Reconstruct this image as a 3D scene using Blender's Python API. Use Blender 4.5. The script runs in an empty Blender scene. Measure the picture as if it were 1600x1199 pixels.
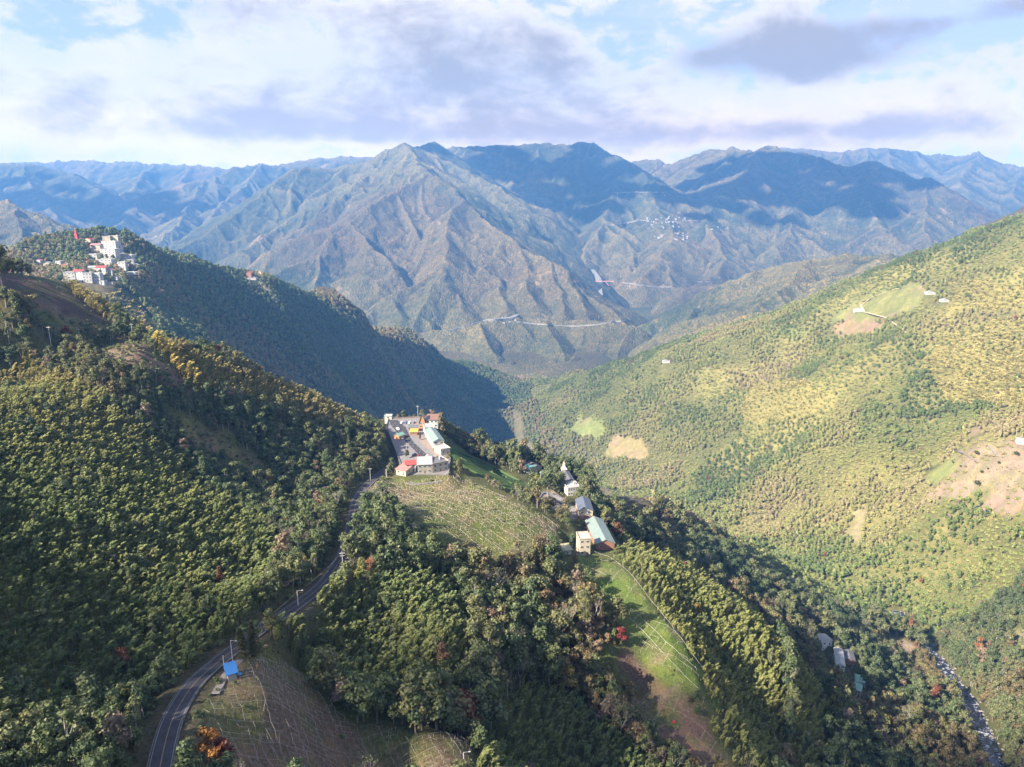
import bpy, bmesh, math, random
import numpy as np
from mathutils import Vector, Matrix

random.seed(7)
S = bpy.context.scene
COL = S.collection
R = math.radians

# ------------------------------------------------------------------ camera
FPX, PITCH, CZ = 1109.0, R(14.0), 700.0
cam_d = bpy.data.cameras.new('camera'); cam = bpy.data.objects.new('camera', cam_d); COL.objects.link(cam)
cam.location = (0, 0, CZ); cam.rotation_euler = (R(90) - PITCH, 0, 0)
cam_d.sensor_width = 36; cam_d.lens = 36 * FPX / 1600; cam_d.clip_start = 1; cam_d.clip_end = 60000
S.camera = cam
HAZE = 9.3e-5
S.view_settings.view_transform = 'Standard'; S.view_settings.look = 'None'
S.view_settings.exposure = 2.66; S.view_settings.gamma = 1; S.view_settings.use_curve_mapping = False
S.cycles.volume_bounces = 0; S.cycles.max_bounces = 5; S.cycles.transparent_max_bounces = 8
S.cycles.diffuse_bounces = 3; S.cycles.glossy_bounces = 2

# ------------------------------------------------------------------ light
SUN_EL, SUN_AZ = R(35), R(-121)          # azimuth from +Y towards +X: the sun stands left of and a little behind the camera
sd = bpy.data.lights.new('sun', 'SUN'); sd.energy = 3.35; sd.angle = R(0.5); sd.color = (1, 0.86, 0.68)
sun = bpy.data.objects.new('sun', sd); COL.objects.link(sun)
sdir = Vector((math.sin(SUN_AZ) * math.cos(SUN_EL), math.cos(SUN_AZ) * math.cos(SUN_EL), math.sin(SUN_EL)))
sun.rotation_euler = sdir.to_track_quat('Z', 'Y').to_euler(); sun.location = (0, 0, 1500)


class NT:
    def __init__(s, t): s.t = t; s.n = t.nodes; s.l = t.links
    def add(s, typ, **kw):
        nd = s.n.new(typ); ins = kw.pop('ins', {})
        for k, v in kw.items(): setattr(nd, k, v)
        for k, v in ins.items():
            sk = nd.inputs[k]
            if isinstance(v, bpy.types.NodeSocket): s.l.new(v, sk)
            else: sk.default_value = v
        return nd
    def math(s, op, a, b=None, clamp=False):
        ins = {0: a}
        if b is not None: ins[1] = b
        return s.add('ShaderNodeMath', operation=op, use_clamp=clamp, ins=ins).outputs[0]
    def mix(s, f, a, b, blend='MIX'):
        return s.add('ShaderNodeMix', data_type='RGBA', blend_type=blend, ins={0: f, 6: a, 7: b}).outputs[2]
    def ramp(s, f, pts):
        r = s.add('ShaderNodeValToRGB', ins={0: f}); e = r.color_ramp.elements
        while len(e) < len(pts): e.new(0.5)
        for el, (p, c) in zip(e, pts): el.position = p; el.color = (*c, 1) if len(c) == 3 else c
        return r.outputs[0]
    def mrange(s, v, a, b, c=0.0, d=1.0, smooth=True):
        return s.add('ShaderNodeMapRange', interpolation_type='SMOOTHSTEP' if smooth else 'LINEAR',
                     ins={0: v, 1: a, 2: b, 3: c, 4: d}).outputs[0]
    def noise(s, vec, sc, det=4, rough=0.55, dist=0.0):
        return s.add('ShaderNodeTexNoise', ins={'Vector': vec, 'Scale': sc, 'Detail': det, 'Roughness': rough, 'Distortion': dist}).outputs[0]


# world: Nishita sky, with cloud masses laid out over the northern sky by direction
W = bpy.data.worlds.new('World'); S.world = W; W.use_nodes = True
wt = NT(W.node_tree); W.node_tree.nodes.clear()
sky = wt.add('ShaderNodeTexSky', sky_type='NISHITA')
sky.sun_disc = False; sky.sun_elevation = SUN_EL; sky.sun_rotation = SUN_AZ
sky.air_density = 1.0; sky.dust_density = 0.6; sky.ozone_density = 1.6; sky.altitude = 1400
geo = wt.add('ShaderNodeTexCoord').outputs['Generated']


def pdir(u, v):
    q = (v - 600) / FPX; h = (u - 800) / FPX
    c, s_ = math.cos(PITCH), math.sin(PITCH)
    return Vector((h, c - q * s_, -s_ - q * c)).normalized()
# (u, v, half width px, half height px, weight) of the cloud masses
xyz = wt.add('ShaderNodeSeparateXYZ', ins={0: geo})
def blobs(lst):
    tot = None
    for (u, v, a, b, w) in lst:
        d = pdir(u, v); az = math.atan2(d.x, d.y); el = math.asin(d.z)
        # direction offsets measured in azimuth (x/y) and height
        r = wt.add('ShaderNodeVectorMath', operation='SUBTRACT', ins={0: geo, 1: tuple(d)}).outputs[0]
        right = (math.cos(az), -math.sin(az), 0)
        dx = wt.add('ShaderNodeVectorMath', operation='DOT_PRODUCT', ins={0: r, 1: right}).outputs['Value']
        dz = wt.add('ShaderNodeSeparateXYZ', ins={0: r}).outputs[2]
        ex = wt.math('POWER', wt.math('ABSOLUTE', wt.math('DIVIDE', dx, a / FPX)), 2.0)
        ez = wt.math('POWER', wt.math('ABSOLUTE', wt.math('DIVIDE', dz, b / FPX)), 2.0)
        g = wt.math('MULTIPLY', wt.math('EXPONENT', wt.math('MULTIPLY', wt.math('ADD', ex, ez), -1.0)), w)
        tot = g if tot is None else wt.math('ADD', tot, g)
    return tot
mid = blobs([(650, 110, 330, 110, .50), (220, 200, 420, 70, .45), (480, 40, 240, 50, .45), (900, 190, 420, 50, .55), (1240, 110, 330, 90, .30), (1450, 195, 260, 40, .45), (100, 130, 260, 60, .35)])
thick = blobs([(1265, 80, 130, 36, 1.05), (1100, 92, 50, 18, .35), (1440, 42, 60, 14, .42), (400, 22, 190, 34, .50), (760, 80, 170, 60, .42), (640, 150, 300, 55, .30), (440, 188, 110, 26, .42),
               (850, 165, 190, 50, .36), (950, 210, 330, 20, .40), (1250, 208, 260, 18, .34), (1480, 196, 130, 24, .40), (1592, 10, 60, 16, .6), (110, 150, 190, 26, .28), (160, 205, 330, 18, .22), (560, 205, 260, 20, .28)])
def centred(n, k): return wt.math('MULTIPLY', wt.math('SUBTRACT', n, 0.5), k)
wsv = wt.add('ShaderNodeVectorMath', operation='MULTIPLY', ins={0: geo, 1: (1, 1, 1.9)}).outputs[0]
n1 = wt.noise(wsv, 5.5, 12, 0.62, 0.7); n2 = wt.noise(wsv, 11.0, 12, 0.62, 0.5); n3 = wt.noise(wsv, 27.0, 10, 0.6, 0.3)
tex = wt.math('ADD', wt.math('ADD', centred(n1, 2.0), centred(n2, 1.5)), centred(n3, 1.1))
cov = wt.mrange(wt.math('ADD', mid, tex), 0.0, 0.42)
dk = wt.mrange(wt.math('ADD', thick, wt.math('MULTIPLY', tex, .62)), 0.14, 0.80)
cir = wt.mrange(wt.noise(wt.add('ShaderNodeVectorMath', operation='MULTIPLY', ins={0: geo, 1: (1.2, 1, 6)}).outputs[0], 2.6, 9, 0.62, 0.9), 0.35, 0.75)
skyc = wt.mix(.8, wt.mix(1.0, sky.outputs[0], (.48, .46, .50, 1), 'MULTIPLY'), (.84, .97, 1.42, 1))
white = (1.48, 1.42, 1.50, 1); cream = (1.62, 1.49, 1.42, 1); grey = (.76, .72, .80, 1)
c = wt.mix(wt.math('MULTIPLY', cir, 0.65), skyc, (1.26, 1.32, 1.60, 1))
c = wt.mix(cov, c, wt.mix(wt.mrange(n2, .4, .65), white, cream))
c = wt.mix(wt.math('MULTIPLY', dk, 0.97), c, grey)
low = wt.mrange(xyz.outputs[2], .03, .17, 1.0, 0.0)
c = wt.mix(low, c, wt.mix(1.0, c, (2.0, 1.52, 1.08, 1), 'MULTIPLY'))
bg = wt.add('ShaderNodeBackground', ins={'Color': c, 'Strength': 0.11})
wt.l.new(bg.outputs[0], wt.add('ShaderNodeOutputWorld').inputs[0])

# ------------------------------------------------------------------ numpy terrain helpers
def hash2(ix, iy, seed):
    n = (ix.astype(np.int64) * 374761393 + iy.astype(np.int64) * 668265263 + seed * 974634777) & 0x7fffffff
    n = ((n ^ (n >> 13)) * 1274126177) & 0x7fffffff
    n = ((n ^ (n >> 15)) * 668265263) & 0x7fffffff
    return ((n ^ (n >> 16)) & 0xffffff) / float(0xffffff)


def vnoise(x, y, seed=0):
    ix = np.floor(x).astype(np.int64); iy = np.floor(y).astype(np.int64); fx = x - ix; fy = y - iy
    fx = fx * fx * fx * (fx * (fx * 6 - 15) + 10); fy = fy * fy * fy * (fy * (fy * 6 - 15) + 10)
    a = hash2(ix, iy, seed); b = hash2(ix + 1, iy, seed); c = hash2(ix, iy + 1, seed); d = hash2(ix + 1, iy + 1, seed)
    return (a + (b - a) * fx + (c - a) * fy + (a - b - c + d) * fx * fy) * 2 - 1


def fbm(x, y, sc, octv=4, seed=0, rough=0.5, ridged=False):
    t = 0; a = 1.0; n = 0; x = x / sc; y = y / sc
    for o in range(octv):
        v = vnoise(x, y, seed + o * 17)
        if ridged: v = 1 - 2 * np.abs(v) ** 0.8
        t = t + a * v; n += a; a *= rough
        x, y = (x * 1.62 + y * 1.18) + 3.7, (-x * 1.18 + y * 1.62) + 9.1
    return t / n


def P(u, v, Y):
    q = (v - 600) / FPX; c, s_ = math.cos(PITCH), math.sin(PITCH)
    d = c - q * s_
    return ((u - 800) / FPX / d * Y, Y, CZ + (-s_ - q * c) / d * Y)


# ground seen in the photograph: (u, v, forward distance, height of cover standing on it)
GP = [
 # road bed
 (250,1199,138,0),(270,1120,160,0),(300,1070,177,0),(340,1035,192,0),(385,1000,209,0),(420,975,223,0),(460,950,238,0),(505,915,263,0),
 (530,880,290,0),(545,850,318,0),(560,810,358,0),(555,775,400,0),(575,750,430,0),(600,735,462,0),
 # flat lot
 (625,735,456,0),(690,735,456,0),(660,700,503,0),(615,690,520,0),(700,700,503,0),(640,660,568,0),(665,660,568,0),(680,680,533,0),
 # slope left of the road
 (0,1199,120,6),(0,1100,145,6),(0,1000,166,7),(200,1000,190,7),(0,900,192,7),(200,900,222,7),(400,900,257,6),(0,800,226,8),(200,800,262,8),
 (400,800,322,7),(0,700,276,8),(200,700,332,8),(0,600,340,9),(130,600,366,9),(0,545,392,9),(150,1090,168,5),(330,960,214,5),(480,860,292,5),
 (300,660,402,0),(200,590,390,3),(400,740,402,2),(500,790,378,6),(300,610,420,3),(350,600,436,5),
 (80,545,430,0),(208,537,425,0),(240,546,425,0),(300,574,440,0),(400,602,472,0),(480,628,496,0),(560,668,512,0),(600,694,520,0),
 (450,700,430,8),(520,720,440,8),(560,740,430,6),
 (0,455,405,0),(0,500,400,0),(60,500,440,2),(0,424,500,0),(60,436,535,0),(120,456,560,0),(180,496,520,0),(100,480,470,0),
 # knob and woods right of the road
 (620,900,278,7),(540,930,262,7),(600,1000,234,9),(700,1000,237,10),(700,1100,216,9),(720,1160,200,0),(500,1150,181,0),(400,1040,191,0),
 (400,1150,164,0),(600,1199,185,0),(300,1199,143,0),(430,1100,175,0),(600,1140,195,0),(450,1000,222,7),(680,860,331,7),(760,900,322,8),(600,830,345,6),
 # dome field
 (620,762,430,0),(700,750,448,0),(780,772,438,0),(870,832,402,0),(730,800,396,0),(650,832,350,0),(720,885,338,2),(600,790,392,0),(830,880,352,3),
 (905,862,396,0),(950,858,402,0),(912,818,436,0),(888,772,492,0),(835,740,540,0),(855,775,468,0),(760,740,520,0),(720,702,552,0),(800,750,500,0),
 (890,764,512,0),(872,750,535,0),(845,739,548,0),(862,738,555,0),(825,732,560,0),(905,742,545,4),(925,760,530,0),
 # spur field
 (920,872,387,0),(960,930,348,0),(1010,980,322,0),(1060,1040,297,0),(1095,1080,282,0),(990,900,362,0),(1050,980,322,0),(960,1000,302,2),(980,1040,296,6),
 (1020,1070,292,0),(1060,1130,268,0),(1130,1190,256,0),
 (820,950,312,9),(900,1050,277,9),(960,1150,246,9),(850,1100,252,9),(850,1199,224,9),(900,950,325,8),(780,1020,262,9),(760,1130,225,8),
 # right flank of the spur
 (1000,850,432,8),(1100,905,402,9),(1200,975,380,9),(1230,1085,330,8),(1230,1199,290,8),(1100,1000,345,8),(1150,1100,302,8),
 (1235,915,650,0),(1310,1035,480,0),(1342,1080,456,0),(1300,972,560,0),(1200,855,680,8),(1100,822,640,8),(1000,765,640,8),(970,790,600,8),(950,800,560,6),
 (1400,1100,430,8),(1300,1150,342,8),(1350,1199,340,8),(1450,1150,402,8),(1400,965,620,8),(1150,835,700,8),(1300,1075,435,6),
 # stream
 (1555,1199,415,0),(1540,1160,445,0),(1500,1080,520,0),(1470,1040,570,0),(1430,990,640,0),(1380,935,730,2),(1300,885,830,6),(1200,825,980,6),
 (1100,785,1120,6),(1000,750,1280,6),(900,720,1450,6),(840,704,1600,5),(790,692,1800,5),
 # sunny slope across the stream
 (1600,352,1350,8),(1500,404,1400,8),(1400,434,1450,4),(1300,484,1500,6),(1200,520,1550,6),(1100,555,1600,6),(1000,577,1700,6),(900,595,1850,6),
 (830,614,1900,6),(806,645,1870,6),(1000,695,1400,0),(910,667,1600,0),(1100,650,1380,6),(1200,600,1350,6),(1200,700,1180,6),(1300,600,1220,6),
 (1400,500,1300,0),(1400,600,1130,6),(1400,700,980,6),(1400,800,860,6),(1400,870,780,6),(1300,700,1080,6),(1300,800,930,6),(1530,700,860,0),
 (1600,600,980,6),(1600,500,1120,6),(1600,420,1250,6),(1600,700,820,0),(1500,800,770,6),(1600,800,700,3),(1500,900,700,5),(1600,900,620,5),
 (1600,1000,540,5),(1600,1100,470,5),(1600,1199,402,5),(1320,520,1420,3),(1340,660,1115,6),(1440,720,950,10),
 # village hill and its long spur
 (120,385,1200,4),(200,390,1250,4),(240,402,1300,8),(300,424,1400,8),(350,436,1480,8),(400,441,1550,4),(450,436,1620,8),(500,449,1700,8),
 (550,474,1800,8),(600,503,1900,8),(640,521,1980,8),(700,548,2120,8),(760,573,2250,8),(850,593,2500,6),
 (700,672,1750,6),(620,632,1600,6),(560,602,1480,6),(450,562,1400,6),(350,522,1300,6),(300,482,1250,6),(260,442,1250,6),(640,572,1800,6),(740,622,2050,6),
 (100,442,1080,0),(200,442,1120,0),(30,404,1150,5),(150,415,1160,0),(60,420,1120,4),(820,602,2380,6),
]
# ground the photograph does not show: x, y, z relative to the camera
GX = [(-560,800,-150),(-300,750,-250),(-100,680,-290),(60,720,-345),(150,800,-390),(230,900,-430),(-420,640,-175),(-384,600,-125),(-300,585,-140),(-470,600,-105),(-250,1000,-320),(0,1100,-450),(100,900,-410),(-900,1150,-150),(-1300,1200,-180),
 (-1050,700,-120),(-1000,1700,-300),(-700,1900,-420),(-1200,2600,-520),(-300,2500,-620),(300,2700,-655),(-750,500,-60),(-600,300,-45),(-420,200,-50),(-300,60,-55),(-420,420,-52),
 (-180,60,-75),(-60,40,-125),(100,60,-190),(220,100,-245),(400,250,-335),(600,350,-350),(-400,-150,-40),(-150,-150,-80),(0,-400,-60),(200,-100,-240),
 (450,0,-340),(800,250,-240),(1000,500,-180),(1100,900,-40),(1300,1300,60),(1700,1600,110),(1500,2000,-160),(1000,2100,-380),(600,2250,-520),(1900,2300,-100),
 (450,2450,-600),(1500,2700,-420),(-700,-500,-20),(1100,100,-60),(800,-300,-150),(-1300,200,-40),(-1400,-600,0),(-1900,1800,-250),(-2200,1000,-50),(2400,1500,150),(2400,2600,-50)]
PTS = np.array([(lambda p: (p[0], p[1], p[2] - g[3]))(P(g[0], g[1], g[2])) for g in GP] + [(a, b, CZ + c) for a, b, c in GX])


def tps_fit(pts, lam):
    n = len(pts); X = pts[:, :2] / 1000.0
    d2 = ((X[:, None] - X[None]) ** 2).sum(-1)
    K = np.where(d2 > 0, 0.5 * d2 * np.log(np.maximum(d2, 1e-12)), 0)
    A = np.zeros((n + 3, n + 3)); A[:n, :n] = K + lam * np.eye(n)
    A[:n, n] = 1; A[:n, n + 1:] = X; A[n, :n] = 1; A[n + 1:, :n] = X.T
    return X, np.linalg.solve(A, np.concatenate([pts[:, 2], [0, 0, 0]]))


_X, _w = tps_fit(PTS, 2e-6)


def tps_eval(x, y):
    sh = x.shape; x = x.ravel() / 1000.0; y = y.ravel() / 1000.0; out = _w[-3] + _w[-2] * x + _w[-1] * y
    for i in range(len(_X)):
        d2 = (x - _X[i, 0]) ** 2 + (y - _X[i, 1]) ** 2
        out += _w[i] * 0.5 * d2 * np.log(np.maximum(d2, 1e-12))
    return out.reshape(sh)


# sampled on a grid once; warped so that cells are small near the camera
GXN = 640
gu = np.linspace(-1, 1, GXN); gx = 380 * gu + 2120 * gu ** 3          # -2500..2500
gy = np.concatenate([np.linspace(-600, 60, 50)[:-1], np.exp(np.linspace(math.log(60), math.log(2900), 760))])
GYN = len(gy)
_GXm, _GYm = np.meshgrid(gx, gy)
_ci = np.unique(np.r_[np.arange(0, GXN, 4), GXN - 1]); _cj = np.unique(np.r_[np.arange(0, GYN, 4), GYN - 1])
_Bc = tps_eval(*np.meshgrid(gx[_ci], gy[_cj]))
_Bx = np.stack([np.interp(gx, gx[_ci], r) for r in _Bc]); _B = np.stack([np.interp(gy, gy[_cj], c) for c in _Bx.T], 1)
_dist = np.hypot(_GXm, _GYm)
_amp = np.clip((_dist - 150) / 900, 0.0, 1.0)
wx = fbm(_GXm, _GYm, 260, 3, 5) * 45; wy = fbm(_GXm, _GYm, 260, 3, 6) * 45
_rib = fbm(_GXm + wx, _GYm + wy, 230, 5, 11, 0.5, True)
_N = fbm(_GXm, _GYm, 45, 4, 3) * (0.8 + 3 * _amp) + _rib * 20 * np.clip((_dist - 560) / 500, 0, 1)
_s1 = (_GXm + wx) * .52 + (_GYm + wy) * .86; _t1 = (_GXm + wx) * .86 - (_GYm + wy) * .52
_r1 = fbm(_s1 * 3.2, _t1 + 37, 620, 4, 31, .5, True); _s2 = -.32 * (_GXm + wx) + .95 * (_GYm + wy); _t2 = .95 * (_GXm + wx) + .32 * (_GYm + wy)
_r2 = fbm(_s2 * 2.6, _t2 + 91, 620, 4, 35, .5, True)
_fs = np.clip((_GYm - 800) / 250, 0, 1) * np.clip((320 - _GXm + (_GYm - 1200) * .12) / 250, 0, 1); _ff = np.clip((_GXm - 250) / 200, 0, 1) * np.clip((_GYm - 550) / 250, 0, 1) * np.clip((1900 - _GYm) / 400, .3, 1)
_N = _N + _fs * (np.minimum(_r1 - .62, 0.0) * 62 * np.clip((_GXm + 620) / 200, 0, 1) + 6) + _ff * (_r2 - .2) * 22
_Z = _B + _N


def bil(grid, x, y):
    x = np.asarray(x, float); y = np.asarray(y, float)
    i = np.clip(np.searchsorted(gx, x) - 1, 0, GXN - 2); j = np.clip(np.searchsorted(gy, y) - 1, 0, GYN - 2)
    fx = np.clip((x - gx[i]) / (gx[i + 1] - gx[i]), 0, 1); fy = np.clip((y - gy[j]) / (gy[j + 1] - gy[j]), 0, 1)
    return (grid[j, i] * (1 - fx) * (1 - fy) + grid[j, i + 1] * fx * (1 - fy) + grid[j + 1, i] * (1 - fx) * fy + grid[j + 1, i + 1] * fx * fy)


def hit(u, v, grid=None, lift=0.0, y0=100, y1=2850):
    """world point where the line of sight through a photo pixel meets the ground"""
    g = _Z if grid is None else grid
    ax, _, az = P(u, v, 1.0); az -= CZ
    Y = np.exp(np.linspace(math.log(y0), math.log(y1), 3000))
    d = CZ + az * Y - (bil(g, ax * Y, Y) + lift)
    k = np.argmax(d < 0)
    if k == 0: k = len(Y) - 1
    t = d[k - 1] / (d[k - 1] - d[k] + 1e-9) if k > 0 else 0
    yy = Y[k - 1] + (Y[k] - Y[k - 1]) * t
    return (ax * yy, yy, float(bil(g, ax * yy, yy)))

# ------------------------------------------------------------------ road bed carved into the ground
def densify(pts, step):
    out = [pts[0]]
    for a, b in zip(pts[:-1], pts[1:]):
        n = max(1, int(math.dist(a[:2], b[:2]) / step))
        for k in range(1, n + 1): out.append(tuple(a[i] + (b[i] - a[i]) * k / n for i in range(len(a))))
    return out


def smooth(pts, it=2):
    for _ in range(it):
        q = [pts[0]]
        for a, b in zip(pts[:-1], pts[1:]):
            q.append(tuple(.75 * a[i] + .25 * b[i] for i in range(len(a)))); q.append(tuple(.25 * a[i] + .75 * b[i] for i in range(len(a))))
        q.append(pts[-1]); pts = q
    return pts


ROAD = smooth([P(*p) for p in [(236,1270,120),(243,1230,128),(250,1199,138),(258,1160,148),(270,1120,160),(300,1070,177),(340,1035,192),(385,1000,209),(420,975,223),
     (460,950,238),(505,915,263),(530,880,290),(543,850,318),(552,810,358),(556,782,395),(575,755,428),(600,738,457),(618,722,480),(622,708,505),(612,692,535),(600,680,565),(585,668,600)]])
LANE = smooth([P(*p) for p in [(838,778,462),(846,768,478),(868,776,478),(893,795,458),(905,808,440)]], 1)
TRACK = smooth([P(*p) for p in [(1252,990,540),(1262,1005,520),(1280,1022,498),(1290,1040,478),(1300,1062,455)]], 1)
LOTZ = CZ - 174.0


def nearest(poly, X, Y):
    """distance to a 3D polyline in plan, and the height of the nearest point"""
    bd = np.full(X.shape, 1e9); bz = np.zeros(X.shape)
    for a, b in zip(poly[:-1], poly[1:]):
        dx, dy = b[0] - a[0], b[1] - a[1]; L = dx * dx + dy * dy + 1e-9
        t = np.clip(((X - a[0]) * dx + (Y - a[1]) * dy) / L, 0, 1)
        d = np.hypot(X - a[0] - t * dx, Y - a[1] - t * dy); m = d < bd
        bd[m] = d[m]; bz[m] = (a[2] + t * (b[2] - a[2]))[m]
    return bd, bz


def carve(poly, half, fade):
    x0, x1 = min(p[0] for p in poly) - 40, max(p[0] for p in poly) + 40; y0, y1 = min(p[1] for p in poly) - 40, max(p[1] for p in poly) + 40
    m = (_GXm > x0) & (_GXm < x1) & (_GYm > y0) & (_GYm < y1)
    d, z = nearest(poly, _GXm[m], _GYm[m])
    k = np.clip((d - half) / fade, 0, 1); k = k * k * (3 - 2 * k)
    _Z[m] = (z - 0.25) * (1 - k) + _Z[m] * k


def in_poly(poly, X, Y):
    X = np.asarray(X, float); Y = np.asarray(Y, float); c = np.zeros(X.shape, bool); n = len(poly); j = n - 1
    for i in range(n):
        xi, yi, xj, yj = poly[i][0], poly[i][1], poly[j][0], poly[j][1]
        if yi != yj:
            c ^= ((yi > Y) != (yj > Y)) & (X < (xj - xi) * (Y - yi) / (yj - yi) + xi)
        j = i
    return c


def poly_dist(poly, X, Y):
    """signed distance, negative inside"""
    d, _ = nearest([(p[0], p[1], 0) for p in list(poly) + [poly[0]]], X, Y)
    return np.where(in_poly(poly, X, Y), -d, d)


def PZ(u, v, z):
    """point on the horizontal plane at height z seen through a pixel"""
    a = P(u, v, 1.0); Y = (z - CZ) / (a[2] - CZ); return (a[0] * Y, Y, z)


LOT = [PZ(u, v, LOTZ) for u, v in [(607,656),(668,652),(690,690),(704,716),(701,742),(640,742),(630,735),(612,690),(604,668)]]
_m = (np.abs(_GXm + 60) < 160) & (_GYm > 400) & (_GYm < 640)
_d = poly_dist(LOT, _GXm[_m], _GYm[_m]); _k = np.clip(_d / 10.0, 0, 1)
_Z[_m] = (LOTZ - 0.3) * (1 - _k) + _Z[_m] * _k
carve(LANE, 3.0, 6); carve(TRACK, 2.5, 5); carve(ROAD, 3.6, 7)
def H(x, y): return bil(_Z, x, y)



# ------------------------------------------------------------------ building plots, levelled in the ground
STREAM = smooth([P(*p) for p in [(1566,1290,370),(1556,1199,415),(1546,1165,442),(1528,1125,478),(1512,1090,510),(1492,1068,535),(1470,1035,575),(1456,1020,600),(1440,1000,628),(1425,985,650),(1400,955,695)]], 2)
carve(STREAM, 5.8, 7)
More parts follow.
